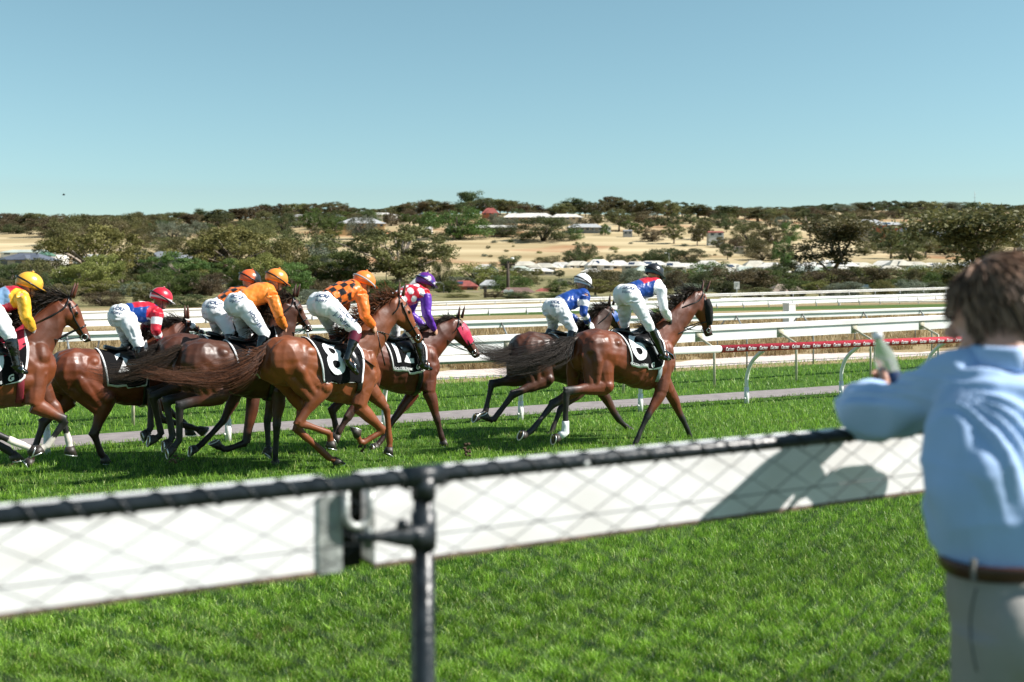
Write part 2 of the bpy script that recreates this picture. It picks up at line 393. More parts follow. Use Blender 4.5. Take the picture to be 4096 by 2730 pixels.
def turf(name, p0, p1, count, seed, ylo, yhi, lift=0.0, tall=1.0, zfun=None):
    r = np.random.default_rng(seed); px = r.uniform(-420, 4500, count); y = r.uniform(ylo, yhi, count)
    d = CZ * F / (y - HY); X = (px - CX) / F * d; P = np.stack([X, d, np.zeros(count)], 1)
    pp = X * N.x + d * N.y; k = (pp > p0 + .1 * np.sin(P[:, 0] * 3)) & (pp < p1); P = P[k]; d = d[k]; n = len(P)
    cl = noise2(P, 3.2, seed + 1) + .7 * noise2(P, 8, seed + 2); big = noise2(P, .25, seed + 3)
    h = (.036 + .030 * r.random(n) + .020 * np.clip(cl, -1, 1.5)) * tall; h = np.clip(h, .015, 1) * (1 + .1 * big)
    wd = np.maximum(.0042, .00040 * d) * (.7 + .6 * r.random(n))
    t = np.clip(.48 + .38 * cl + .45 * (r.random(n) - .5) + .14 * big, 0, 1)[:, None]
    c = np.array([.028, .095, .007]) * (1 - t) + np.array([.255, .45, .045]) * t
    yel = (r.random(n) < .09)[:, None]; c = np.where(yel, np.array([.42, .50, .14]), c) * (.6 + .8 * r.random(n))[:, None]
    band = .92 + .16 * (np.sin(P @ np.array([N.x, N.y, 0]) * 2.6) > 0); c = c * band[:, None]
    wear = noise2(P, 1.1, seed + 7) + .8 * noise2(P, 3.7, seed + 8); wk = (wear > 1.25) & (pp[k] > 7) & (pp[k] < 16); mixw = (wk * (.35 + .5 * r.random(n)))[:, None]
    c = c * (1 - mixw) + np.array([.17, .125, .055]) * mixw; h = np.where(wk, h * .55, h)
    return blades(name, P, h, wd, c, M['blade'], .75, seed)
M['blade'] = blade_material('grass_blade')
turf('grass', 3.3, 16.5, 620000, 21, 1480, 3050)
turf('grass', 17.5, 23.0, 110000, 31, 1400, 1860, tall=1.5)
def straw():
    r = np.random.default_rng(8); n = 90000; px = r.uniform(-300, 4300, n); p = 25.0 + 16 * r.random(n) ** 1.6
    dx = (px - CX) / F; d = p / (dx * N.x + N.y); P = np.stack([dx * d, d, np.clip((p - 26) / 12, 0, 1) * .32 - .02], 1)
    cl = noise2(P, .5, 4); k = (cl + r.random(n)) > .35; P = P[k]; d = d[k]; cl = cl[k]; n = len(P)
    h = .16 + .16 * r.random(n) + .08 * cl; wd = .00055 * d * (.7 + .6 * r.random(n))
    t = r.random(n)[:, None]; c = np.array([.20, .13, .055]) * (1 - t) + np.array([.48, .37, .20]) * t
    blades('dry_grass', P, np.clip(h, .06, 1), wd, c, M['blade'], .5, 9)
straw()

# ------------------------------------------------------------------ rails
def text_mesh(txt, size=1.0, shear=0.0, bold=0.0, ext=0.0, res=3):
    c = bpy.data.curves.new('lettering', 'FONT'); c.body = txt; c.size = size; c.shear = shear; c.offset = bold; c.extrude = ext
    c.align_x = 'CENTER'; c.align_y = 'CENTER'; c.resolution_u = res
    o = bpy.data.objects.new('lettering', c); COL.objects.link(o)
    dg = bpy.context.evaluated_depsgraph_get(); me = bpy.data.meshes.new_from_object(o.evaluated_get(dg), depsgraph=dg)
    bpy.data.objects.remove(o); bpy.data.curves.remove(c); return me

def running_rail():
    P, Z, r = 15.35, 1.045, .062
    t = tag(empty('running_rail', W(8, 15.8, 0)), 'white tubular running rail with a red sleeve on curved posts beside the footpath', 'rail')
    s1 = s_of(2880, P)
    b = MB(); b.tube([W(-6, P, Z), W(s1, P, Z)], r, 16); b.build('rail', M['white_plastic'], t)
    b = MB(); b.tube([W(s1, P, Z), W(34, P, Z)], r * 1.06, 16)
    sl = b.build('sleeve', M['red_sleeve'], t); sl['label'] = 'red sleeve printed with a repeated white script word'
    tm = text_mesh('Carlton', .058, .35, .001); tv = [v.co.copy() for v in tm.vertices]; tf = [tuple(p.vertices) for p in tm.polygons]
    b = MB(); s = s1 + .16
    while s < 22:
        vs = []
        for v in tv:
            a = math.asin(max(-.95, min(.95, (v.y * 1.5 - .004) / (r * 1.06))))
            nn = R_ * math.cos(a) + UP * math.sin(a); vs.append(W(s + v.x, P, Z) + nn * (r * 1.06 + .003))
        b.add(vs, tf); s += .255; b.build('lettering', M['white_cloth'], sl, sm=False, fix=False); b = MB()
    for k in range(-2, 13):
        s = 2.22 + 2.36 * k; pb = 15.83
        b = MB(); b.tube([W(s, pb, -.05), W(s, pb, .30)], .044, 12)
        path = smoothpath([W(s, pb, .28), W(s, pb - .01, .5), W(s, pb - .12, .74), W(s, pb - .30, .90), W(s, pb - .44, .985)], 4)
        b.tube(path, .034, 12); b.ell(W(s - .05, pb - .01, .10), (.022, .022, .022), n=8, m=5)
        b.build('post', M['white_paint'], t)
running_rail()

def plain_rail(name, A, B, label, prof, s_step, leg, m=None, ext=(-.6, 2.2), group=None, legm=None, drop=None, cols=False, foot=0.0):
    """rail from point A to B (world points of its top), prof = (height, depth) of the plastic section"""
    A = Vector(A); B = Vector(B); d = B - A; L = d.length; e = d.normalized(); nn = Vector((-e.y, e.x, 0)).normalized()
    t = tag(empty(name, A + (B - A) * .5 - UP * 1.0), label, 'rail', group)
    P0, P1 = A + d * ext[0], A + d * ext[1]
    h, dp = prof
    b = MB(); u_ = Vector((e.x, e.y, e.z)); b.prism([(-dp, -.012), (-dp + .012, 0), (dp - .012, 0), (dp, -.012), (dp, -h * .34), (-dp, -h * .34)], nn, UP, P0, P1); b.build('top_bar', m or M['white_plastic'], t, sm=False)
    b = MB(); b.prism([(-dp * .35, -h * .36), (dp * .3, -h * .36), (dp * .3, -h), (-dp * .35, -h)], nn, UP, P0, P1); b.build('panel', m or M['white_plastic'], t, sm=False)
    n = int((P1 - P0).length / s_step); n = min(n, 95); lb = MB()
    for k in range(n + 1):
        q = P0 + e * (s_step * (k + .5) * (1 if cols else 1)); top = q - UP * (h * .5)
        bb = lb if not cols else MB()
        leg(bb, q, top, nn, e)
        if cols: bb.build('post', legm or M['grey_steel'], t)
    if not cols: lb.build('posts', legm or M['grey_steel'], t)
    return t
def cream_leg(b, q, top, nn, e):
    f = Vector((q.x, q.y, -.05)) - nn * .5
    b.box(q - UP * .19 - nn * .012, (.10, .010, .13), (e, nn, UP))
    b.tube([q - nn * .03 - UP * .24, Vector((f.x, f.y, q.z - .44)), Vector((f.x, f.y, q.z - .58)), f], .026, 8)
A = on_perp(367, 1413, 18.7); B = on_perp(2880, 1301, 19.05)
plain_rail('barrier_rail', A, B, 'white plastic barrier rail with deep lower panel on cream posts behind the red sleeved rail', (.33, .05), 2.35, cream_leg, cols=True, legm=M['cream_post'])
def gey_leg(sg):
    def f(b, q, top, nn, e):
        g = Vector((q.x, q.y, -.1)) - nn * .42 * sg
        b.tube([q - UP * .05, Vector((lerp(q.x, g.x, .8), lerp(q.y, g.y, .8), q.z - .42)), Vector((g.x, g.y, q.z - .62)), g], .02, 7)
    return f
A = on_perp(367, 1327, 22.3); B = on_perp(2920, 1254, 22.5)
plain_rail('barrier_rail', A, B, 'thin white rail on bent grey posts at the edge of the pale sand strip', (.17, .06), 2.3, gey_leg(1), cols=True, ext=(-.4, 1.9))
A = on_perp(367, 1330, 25.0); B = on_perp(2920, 1257, 25.6)
plain_rail('barrier_rail', A, B, 'slim white rail on grey posts standing in the tall dry grass', (.10, .04), 2.9, gey_leg(-1), cols=True, ext=(-.4, 1.8))
def short_leg(b, q, top, nn, e):
    b.tube([top, q - UP * .5 - nn * .1, Vector((q.x, q.y, .1)) - nn * .1], .035, 6)
A = at_depth(367, 1262, 46); B = at_depth(2920, 1196, 72)
plain_rail('far_rail', A, B, 'broad white rail with short legs along the green strip beyond the dry infield', (.44, .08), 2.6, short_leg, cols=True, ext=(-.3, 2.6))
A = at_depth(367, 1246, 60); B = at_depth(2920, 1174, 92)
plain_rail('far_rail', A, B, 'narrow white rail farthest back below the trees and roofs', (.20, .08), 4, short_leg, cols=True, ext=(-.3, 2.6))
A = at_depth(2880, 1193, 84); B = at_depth(3900, 1182, 97)
plain_rail('far_rail', A, B, 'short white rail running between the two far rails at right', (.16, .08), 4, short_leg, cols=True, ext=(0, 2.2))
A = at_depth(3100, 1207, 78); B = at_depth(3900, 1200, 88)
plain_rail('far_rail', A, B, 'low white rail tucked against the broad far rail at right', (.14, .08), 4, short_leg, cols=True, ext=(0, 1.5))
# square white post on the infield
q = at_depth(3157, 1312, 45); b = MB(); h = (1312 - 1219) * 45 / F; hw = 17.5 * 45 / F
b.prism([(-hw, -hw), (hw, -hw), (hw, hw), (-hw, hw)], U, N, q, q + UP * h); b.prism([(-hw * 1.08, -hw * 1.08), (hw * 1.08, -hw * 1.08), (hw * 1.08, hw * 1.08), (-hw * 1.08, hw * 1.08)], U, N, q + UP * h, q + UP * (h + .06))
tag(b.build('marker_post', M['white_paint'], sm=False, off=q), 'thick square white post standing in the dry infield', 'post')
# ------------------------------------------------------------------ trees
def leaf_mat(name, c1, c2, rand=.25):
    m, n, b = new_mat(name); L = n.links
    at = nd(n, 'ShaderNodeAttribute', attribute_name='col'); rp = nd(n, 'ShaderNodeMix', data_type='RGBA')
    rp.inputs[6].default_value = (*c1, 1); rp.inputs[7].default_value = (*c2, 1); L.new(at.outputs['Fac'], rp.inputs[0])
    oi = nd(n, 'ShaderNodeObjectInfo'); mr = nd(n, 'ShaderNodeMapRange'); mr.inputs[3].default_value = 1 - rand; mr.inputs[4].default_value = 1 + rand; L.new(oi.outputs['Random'], mr.inputs[0])
    h2 = nd(n, 'ShaderNodeMath', operation='MULTIPLY_ADD'); h2.inputs[1].default_value = .05; h2.inputs[2].default_value = .475; L.new(oi.outputs['Random'], h2.inputs[0])
    hv = nd(n, 'ShaderNodeHueSaturation'); L.new(h2.outputs[0], hv.inputs['Hue']); L.new(mr.outputs[0], hv.inputs['Value']); L.new(rp.outputs[2], hv.inputs['Color']); L.new(hv.outputs[0], b.inputs['Base Color'])
    b.inputs['Roughness'].default_value = .6; b.inputs['Specular IOR Level'].default_value = .25
    t = nd(n, 'ShaderNodeBsdfTranslucent'); L.new(hv.outputs[0], t.inputs[0]); mx = nd(n, 'ShaderNodeMixShader'); mx.inputs[0].default_value = .25
    o = n.nodes['Material Output']; L.new(b.outputs[0], mx.inputs[1]); L.new(t.outputs[0], mx.inputs[2]); L.new(mx.outputs[0], o.inputs[0])
    return m
LEAF = {'gum': leaf_mat('gum_leaf', (.050, .054, .019), (.205, .195, .075)), 'dark': leaf_mat('dark_leaf', (.030, .042, .016), (.13, .15, .055)),
        'green': leaf_mat('green_leaf', (.032, .065, .014), (.15, .20, .05)), 'olive': leaf_mat('olive_leaf', (.085, .090, .022), (.28, .27, .08)),
        'brown': leaf_mat('brown_leaf', (.055, .046, .023), (.19, .15, .075)), 'grey': leaf_mat('grey_leaf', (.085, .10, .07), (.24, .26, .18))}
M['bark'] = mat('pale_bark', (.36, .30, .25), .85, .3, 5, .4, 12, c2=(.15, .11, .08)); M['dark_bark'] = mat('dark_bark', (.11, .085, .065), .9, .3, 5)

def tree_meshes(kind, seed):
    """unit-height tree: trunk mesh and crown mesh of leaf faces"""
    r = random.Random(seed); q = np.random.default_rng(seed); tb = MB(); cl = []
    def limb(p, d, L, rad, lev):
        k = 4; pts = [p]; dd = d.copy()
        for i in range(k):
            dd = (dd + Vector((r.uniform(-.25, .25), r.uniform(-.25, .25), r.uniform(-.05, .2)))).normalized(); pts.append(pts[-1] + dd * (L / k))
        tb.tube(pts, [rad * (1 - .5 * i / k) for i in range(k + 1)], 6 if lev < 2 else 4)
        if lev >= 2:
            cl.append((pts[-1], r.uniform(.07, .12)))
            if r.random() < .6: cl.append((pts[2] - UP * r.uniform(0, .06), r.uniform(.05, .09)))
            return
        if lev == 1: cl.append((pts[-1], r.uniform(.08, .13))); cl.append((pts[2] - UP * r.uniform(0, .08), r.uniform(.05, .10)))
        for j in range(r.choice((2, 3)) if lev else r.choice((3, 4, 5))):
            a = r.random() * 6.28; sp = r.uniform(.45, .95)
            limb(pts[-1] if j < 2 or lev else pts[r.choice((2, 3, 4))], (dd + Vector((math.cos(a) * sp, math.sin(a) * sp, r.uniform(-.15, .35)))).normalized(), L * r.uniform(.55, .85), rad * .5, lev + 1)
    if kind == 'gum':
        limb(Vector((0, 0, -.02)), Vector((r.uniform(-.12, .12), r.uniform(-.12, .12), 1)).normalized(), r.uniform(.26, .34) if seed not in (3, 52) else .42, .022, 0); nl = 190; ls = .0235; sq = (1.15, 1.15, .8)
        for i in range(9 if seed not in (3, 52) else 0): a = r.random() * 6.28; q_ = r.uniform(.10, .36); cl.append((Vector((math.cos(a) * q_, math.sin(a) * q_, r.uniform(.30, .62))), r.uniform(.08, .13)))
    elif kind == 'tall':
        tb.tube([(0, 0, -.02), (.01, 0, .3), (0, .02, .6), (.02, 0, .9)], [.022, .018, .012, .004], 6)
        for i in range(34):
            z = r.uniform(.28, 1.0); a = r.random() * 6.28; rr = .17 * math.sin(min(1, (1.08 - z) / .6) * 1.5) * r.uniform(.3, 1.1); e = Vector((math.cos(a) * rr, math.sin(a) * rr, z))
            tb.tube([(0, 0, z - .08), e], [.006, .002], 4); cl.append((e, r.uniform(.06, .10)))
        nl = 160; ls = .022; sq = (1, 1, 1.1)
    elif kind == 'spread':                                          # wide crown on forking limbs, foliage in separate bunches with gaps
        h0 = r.uniform(.20, .32); tb.tube([(0, 0, -.02), (.01, .01, h0 * .6), (0, 0, h0)], [.034, .028, .024], 7); sk = (r.uniform(-.1, .1), r.uniform(-.1, .1)); ph0 = r.random() * 6.28
        n_ = 0
        while n_ < 92:
            a = r.random() * 6.28; z = r.uniform(-1, 1); q_ = r.random() ** .35; sh = 1 + .22 * math.sin(2 * a + ph0) + .16 * math.sin(5 * a + 2 * ph0) + .12 * math.sin(3 * z + ph0)
            rr = (1 - z * z) ** .5 * q_ * .50 * sh; e = Vector((math.cos(a) * rr + sk[0] * z, math.sin(a) * rr + sk[1] * z, .60 + .36 * z * (.75 + .3 * r.random())))
            cl.append((e, r.uniform(.055, .105))); n_ += 1
            if n_ % 4 == 0: m_ = Vector((e.x * .35, e.y * .35, lerp(h0, e.z, .5))); tb.tube([(0, 0, h0 * .9), m_, e], [.017, .011, .003], 5)
        nl = 170; ls = .024; sq = (1.1, 1.1, .85)
    else:                                                           # bush: foliage from the ground up
        for i in range(5):
            a = r.random() * 6.28; tb.tube([(0, 0, -.02), (.08 * math.cos(a), .08 * math.sin(a), .3), (.25 * math.cos(a), .25 * math.sin(a), .7)], [.03, .02, .006], 5)
        for i in range(64):
            a = r.random() * 6.28; z = r.uniform(.12, .92); rr = .50 * (1 - (abs(z - .45) / .62) ** 2) ** .5 * r.random() ** .5 * r.uniform(.75, 1.15); cl.append((Vector((math.cos(a) * rr, math.sin(a) * rr, z * r.uniform(.85, 1.05))), r.uniform(.10, .17)))
        nl = 80; ls = .029; sq = (1, 1, .9)
    vs = []; cols = []
    for c, rad in cl:
        tone = r.random() * .55
        for k in range(nl if kind != 'bush' else 165):
            d = q.normal(size=3); d /= np.linalg.norm(d); d *= rad * q.random() ** .45; p = np.array(c) + d * np.array(sq)
            a = q.normal(size=3); a /= np.linalg.norm(a); b_ = np.cross(a, q.normal(size=3)); b_ /= np.linalg.norm(b_); L = ls * (.5 + .8 * q.random()) * .5
            vs += [p - a * L - b_ * L * .5, p + a * L - b_ * L * .35, p + a * L * .9 + b_ * L * .5, p - a * L * .8 + b_ * L * .45]
            cols += [min(1, max(0, tone + .45 * q.random()))] * 4
    v = np.array(vs, np.float32)
    ztop = max(1e-3, v[:, 2].max()); v /= ztop
    me = bpy.data.meshes.new('crown'); n = len(v) // 4; me.vertices.add(n * 4); me.vertices.foreach_set('co', v.ravel()); me.loops.add(n * 4); me.loops.foreach_set('vertex_index', np.arange(n * 4, dtype=np.int32)); me.polygons.add(n); me.polygons.foreach_set('loop_start', np.arange(n, dtype=np.int32) * 4); me.update(calc_edges=True)
    cc = np.array(cols)[:, None].repeat(3, 1); set_col(me, cc)
    ctr_ = np.array([v[:, 0].mean(), v[:, 1].mean(), 0], np.float32); v -= ctr_; me.vertices.foreach_set('co', np.ascontiguousarray(v).ravel()); me.update()
    tm = tb.mesh('trunk'); set_np(tm, mesh_np(tm) / ztop - ctr_); smooth(tm)
    wdt = np.percentile(np.abs(v[:, :2]), 91) * 2
    return tm, me, wdt
TREES = {k: [tree_meshes(k, s) for s in ss] for k, ss in (('gum', (3, 14, 27, 41, 52)), ('tall', (5, 16)), ('bush', (7, 18, 29)), ('spread', (2, 9, 13, 22, 37, 46)))}
_tm = {}
def tree(px, yb, h_px, w_px, d, kind='gum', leaf='gum', label=None, group=None, var=None, z=None, cat='tree'):
    """tree whose foot is at pixel column px at distance d, crown top h_px above yb (photograph pixels)"""
    base = ground_pt(px, d); sc = d / F
    yb_t = HY - (base.z - CZ) / sc                                   # where its foot really shows
    H = (yb_t - (yb - h_px)) * sc
    v = TREES[kind]; k = var if var is not None else rng.randrange(len(v)); tm, cm, wd = v[k % len(v)]
    wx = w_px * sc / wd
    name = {'gum': 'gum_tree', 'tall': 'slender_tree', 'bush': 'shrub', 'spread': 'gum_tree'}[kind]
    r = empty(name, base - UP * .1); tag(r, label, cat, group)
    rot = rng.random() * 6.28
    for nm, me0, mt in (('trunk', tm, M['bark'] if kind != 'bush' else M['dark_bark']), ('crown', cm, LEAF[leaf])):
        key = (kind, k % len(v), nm, leaf if nm == 'crown' else '')
        if key not in _tm:
            me = me0.copy(); me.materials.append(mt); _tm[key] = me
        o = link_mesh(nm, _tm[key], r); o.scale = (wx, wx, H); o.rotation_euler = (0, 0, rot)
    return r
def ztree(z, x0, yb, x1, yt, d, kind='gum', leaf='gum', label=None, group=None, var=None):
    ox, oy = {'E': (0, 750), 'F': (1000, 700), 'G': (2000, 700), 'H': (2996, 700)}[z]; k = .4675
    return tree(ox + (x0 + x1) / 2 * k, oy + yb * k, (yb - yt) * k, (x1 - x0) * k, d, kind, leaf, label, group, var)

# named trees of the middle distance
ztree('F', 870, 1040, 1690, 415, 165, 'spread', 'gum', 'large spreading gum tree rising behind the purple capped rider', var=2)
ztree('H', 450, 1010, 1020, 320, 190, 'gum', 'gum', 'tall pale trunked gum tree right of the white sign, crossing the white roofs', var=0)
ztree('H', 1430, 1000, 2330, 235, 165, 'gum', 'gum', "tallest open gum tree, rising behind the spectator's head", var=3)
ztree('E', 480, 1000, 1090, 300, 165, 'spread', 'olive', 'broad olive gum tree in front of the grey roofed houses at left', var=1)
ztree('E', 700, 1040, 1060, 640, 130, 'gum', 'gum', 'pale limbed gum tree behind the red capped rider', var=4)
ztree('E', 1640, 900, 2350, 330, 190, 'spread', 'olive', 'wide gum tree above the orange riders', var=0)
ztree('E', 2150, 800, 2900, 380, 200, 'spread', 'gum', 'gum tree on the slope between the orange riders and the large gum', var=3)
ztree('F', 480, 920, 800, 570, 190, 'bush', 'grey', 'rounded grey green tree behind the chequered rider', var=0)
ztree('F', 300, 980, 760, 720, 160, 'bush', 'gum', 'dense dark tree between the two orange capped riders', var=1)
ztree('F', 130, 900, 480, 540, 185, 'bush', 'olive', 'olive tree above the orange cap of the nearest orange rider', var=2)
ztree('F', 800, 880, 1010, 650, 185, 'bush', 'dark', 'dark tree at the left foot of the large gum', var=2)
ztree('F', 1560, 870, 1730, 700, 185, 'bush', 'gum', 'low tree under the right edge of the large gum', var=1)
ztree('F', 1550, 470, 2000, 270, 760, 'bush', 'green', 'big dark rounded green tree on the hill beside the red roof', var=0)
ztree('F', 1790, 330, 1960, 130, 1120, 'gum', 'dark', 'tallest tree of the ridge standing above its neighbours', var=1)
ztree('G', 160, 495, 590, 345, 740, 'bush', 'dark', 'broad low dark green tree in front of the long white roof', var=1)
ztree('H', 230, 655, 370, 515, 480, 'bush', 'green', 'dense bright green tree alone on the slope at right', var=0)
ztree('H', 1490, 1000, 1680, 820, 150, 'bush', 'green', "leafy bright green tree left of the spectator's head", var=1)
ztree('H', 990, 1005, 1220, 770, 150, 'gum', 'brown', 'bare branched brownish tree with a domed crown before the grey roofs', var=1)
ztree('H', 1140, 1000, 1350, 880, 148, 'bush', 'green', 'dark green bush beside the grey roofed house at right', var=2)
ztree('G', 700, 1020, 1180, 790, 170, 'bush', 'brown', 'dense reddish brown tree between the white and the black helmet', var=0)
ztree('G', 1390, 1010, 1620, 810, 170, 'bush', 'brown', "brown tree behind the foremost horse's ears", var=1)
ztree('G', 1580, 1000, 1960, 730, 180, 'bush', 'green', 'bright green tree right of the black helmet', var=2)
ztree('G', 1730, 1020, 2240, 770, 165, 'bush', 'brown', 'wide brown tree behind the white square sign', var=0)
ztree('G', 2180, 1000, 2420, 790, 170, 'bush', 'green', 'blue green tree right of the white square sign', var=1)
ztree('H', 200, 950, 560, 730, 190, 'bush', 'olive', 'yellow olive tree below the white roofs at right', var=2)
ztree('H', 480, 1005, 880, 790, 165, 'bush', 'brown', 'brown tree round the foot of the pale trunked gum', var=1)
ztree('H', 830, 960, 1140, 760, 185, 'bush', 'olive', 'olive tree right of the pale gum trunk', var=0)
ztree('H', 1270, 920, 1560, 760, 185, 'bush', 'olive', 'olive yellow tree above the grey roofed house', var=1)
ztree('H', 1560, 960, 1850, 740, 180, 'bush', 'olive', "olive tree touching the left of the spectator's hair", var=2)
ztree('H', 1650, 990, 1900, 810, 150, 'gum', 'dark', "dark open tree close to the spectator's hair", var=4)
ztree('F', 1740, 910, 2180, 740, 230, 'bush', 'olive', 'olive tree below the first white roof', var=0)
ztree('F', 2090, 800, 2290, 680, 420, 'gum', 'dark', 'dark tree beside the utility pole top', var=2)
ztree('F', 1600, 1000, 1800, 900, 150, 'bush', 'green', 'green bush beside the purple helmet', var=1)
ztree('F', 2080, 1000, 2380, 850, 165, 'bush', 'green', 'green tree behind the utility pole', var=2)
ztree('G', 400, 1000, 560, 880, 150, 'bush', 'green', 'fresh green bush left of the white helmet', var=0)
ztree('E', 1180, 960, 1480, 690, 135, 'bush', 'green', 'green tree above the red capped rider', var=0)
ztree('E', 1400, 1040, 1800, 800, 125, 'bush', 'brown', 'dark brownish tree between the red cap and the orange riders', var=1)
ztree('E', 880, 1010, 1230, 800, 125, 'bush', 'dark', 'dark bush just left of the red cap', var=2)
ztree('E', 330, 900, 720, 620, 150, 'bush', 'gum', 'dense tree above the first dark horse head', var=1)
ztree('E', 320, 1080, 480, 880, 118, 'bush', 'green', 'light green bush right of the yellow helmet', var=0)
ztree('E', 400, 1080, 900, 860, 122, 'bush', 'dark', "dark scrub behind the leftmost horse's mane", var=2)
ztree('E', 0, 900, 200, 700, 150, 'bush', 'dark', 'dark bush behind the yellow helmet at the left edge', var=1)
ztree('E', 220, 800, 420, 640, 170, 'bush', 'olive', 'olive bush right of the dark roofs at far left', var=2)
ztree('E', 1560, 760, 1780, 600, 180, 'bush', 'olive', 'olive bush right of the cream walled house', var=0)
ztree('E', 1680, 1040, 2000, 920, 122, 'bush', 'brown', 'brown scrub left of the far orange rider', var=0)
ztree('F', 0, 1100, 250, 1000, 118, 'bush', 'dark', 'dark scrub behind the orange rider', var=2)
ztree('F', 380, 1050, 560, 960, 120, 'bush', 'dark', 'dark scrub left of the chequered back', var=0)
ztree('F', 820, 1000, 1200, 900, 130, 'bush', 'gum', 'scrub behind the chequered rider helmet', var=1)
ztree('F', 1150, 1050, 1420, 930, 125, 'bush', 'brown', 'brown scrub left of the red silks', var=2)
ztree('H', -20, 1000, 120, 780, 165, 'bush', 'brown', 'brown tree between the white sign and the olive trees', var=1)
# scattered hill trees (column, base row, width, height in photograph pixels, distance, look)
SC = [(640,930,60,46,820,'dark'),(690,945,110,60,760,'grey'),(560,965,70,50,700,'gum'),(790,905,46,24,850,'grey'),(745,945,40,30,800,'dark'),(1135,905,80,50,800,'dark'),(1240,905,55,52,820,'green'),(1060,880,60,36,900,'gum'),(1255,862,40,30,950,'green'),(1300,892,80,40,880,'dark'),(1330,905,70,44,790,'green'),(1320,940,36,22,700,'olive'),(1450,920,85,55,760,'grey'),(1365,890,40,24,860,'green'),(1375,868,120,22,1000,'green'),(1480,862,60,20,1000,'green'),(1265,945,40,36,700,'gum'),(1145,982,36,26,640,'grey'),(1175,962,30,22,650,'grey'),
(1605,880,22,26,930,'green'),(1545,875,20,20,940,'green'),(1630,880,24,24,930,'green'),(1660,885,30,26,900,'green'),(1690,885,30,26,880,'green'),(1720,890,60,30,870,'green'),(1985,890,50,36,880,'grey'),(2050,895,40,22,860,'grey'),(2010,925,110,26,780,'dark'),
(2390,895,44,36,900,'gum'),(2475,910,80,70,850,'gum'),(2420,915,30,20,800,'green'),(2555,935,36,36,790,'green'),(2300,930,50,16,750,'green'),(2520,915,40,30,840,'green'),(2610,950,66,36,740,'brown'),(2695,958,70,58,720,'gum'),(2590,890,90,44,950,'brown'),(2790,970,54,70,700,'gum'),(2815,930,60,50,760,'gum'),(2905,910,32,24,850,'dark'),(2890,980,44,32,680,'brown'),(2855,980,24,18,690,'green'),(2945,980,44,30,670,'brown'),(2910,1040,50,60,560,'dark'),(3000,975,110,80,690,'gum'),(3090,985,90,70,680,'gum'),(3160,930,60,40,760,'green'),(3030,1010,90,50,620,'gum'),(3050,1035,110,36,560,'brown'),(2640,1035,120,40,520,'dark'),(2290,1040,70,44,530,'dark'),(2340,1025,70,52,540,'dark'),(2460,1045,60,28,520,'dark'),(2530,1050,60,32,515,'dark'),(2600,1038,60,32,525,'dark'),(2690,1035,40,40,530,'dark'),(2760,1040,100,44,520,'dark'),(2190,1048,80,24,520,'gum'),(2385,1045,36,16,515,'green'),(3145,1032,56,26,540,'gum'),
(3500,960,36,40,720,'dark'),(3560,960,100,40,700,'dark'),(3640,980,120,50,660,'green'),(3460,1000,60,40,620,'gum'),(3500,990,24,18,640,'dark'),(3535,988,24,20,640,'dark'),(3570,1030,50,90,580,'gum'),(3620,990,30,20,640,'green'),(3700,1010,90,70,600,'gum'),(3640,1030,90,60,560,'gum'),(3780,1000,90,50,640,'gum'),(3860,1010,80,60,620,'gum'),(3960,1000,110,80,640,'gum'),(4060,990,100,80,680,'gum'),(3240,900,70,60,820,'dark'),(3130,905,50,40,880,'grey'),(3300,950,60,50,720,'gum'),
(250,935,120,60,760,'gum'),(340,920,120,60,800,'gum'),(450,930,110,60,780,'brown'),(520,915,100,60,840,'gum'),(560,900,100,50,880,'gum'),(380,960,120,60,680,'brown'),(200,915,120,50,860,'brown'),(660,985,80,36,640,'gum'),(740,1000,110,50,600,'gum'),(850,975,90,60,650,'gum'),(930,960,90,60,680,'olive'),(900,1000,120,60,600,'gum'),(1000,940,100,60,720,'gum'),(970,990,90,60,610,'gum'),(1060,935,80,50,760,'gum'),(600,940,60,40,780,'gum')]
for i, (x, yb, wd_, hh, d, lf) in enumerate(SC):
    tree(x, yb, hh * 1.1, wd_ * 1.15, d, 'bush' if hh < wd_ * .75 else 'spread' if hh < wd_ * 1.3 else 'tall', lf, 'small rounded shrub or tree scattered over the dry hillside', 'trees scattered over the dry hillside')
for i in range(34):
    px = rng.uniform(1780, 3150); d = rng.uniform(560, 830); gy = HY - (ground_z(px, d) - CZ) * F / d; hh = rng.uniform(7, 17)
    tree(px, gy, hh, hh * rng.uniform(1.1, 2.0), d, 'bush', rng.choice(('dark', 'gum', 'grey', 'olive')), 'tiny low bush dotted on the open straw slope', 'tiny bushes on the open straw slope')
PROF = [(-150,852),(0,850),(100,850),(200,855),(380,855),(460,860),(600,858),(790,832),(900,838),(1040,817),(1150,812),(1290,812),(1360,806),(1420,820),(1470,842),(1560,825),(1690,795),(1800,797),(1880,800),(1990,790),(2060,804),(2130,806),(2200,838),(2290,788),(2380,802),(2440,780),(2520,797),(2600,802),(2670,797),(2780,808),(2850,825),(2930,816),(3000,836),(3100,840),(3180,845),(3300,850),(3500,850),(4250,860)]
def prof(x): return float(np.interp(x, [p[0] for p in PROF], [p[1] for p in PROF]))
x = -140
while x < 3150:
    d = rng.uniform(1040, 1120) if x > 900 else rng.uniform(960, 1040); top = prof(x) + rng.choice((0, 0, 3, 8, 16)); gy = HY - (ground_z(x, d) - CZ) * F / d; wp = rng.uniform(52, 88)
    tree(x, gy, gy - top, wp, d, rng.choice(('spread', 'spread', 'spread', 'spread', 'gum', 'tall')), rng.choice(('gum', 'gum', 'dark', 'brown')), 'gum tree on the skyline of the near ridge', 'gum trees along the skyline of the near ridge')
    x += rng.uniform(22, 38)
x = -140
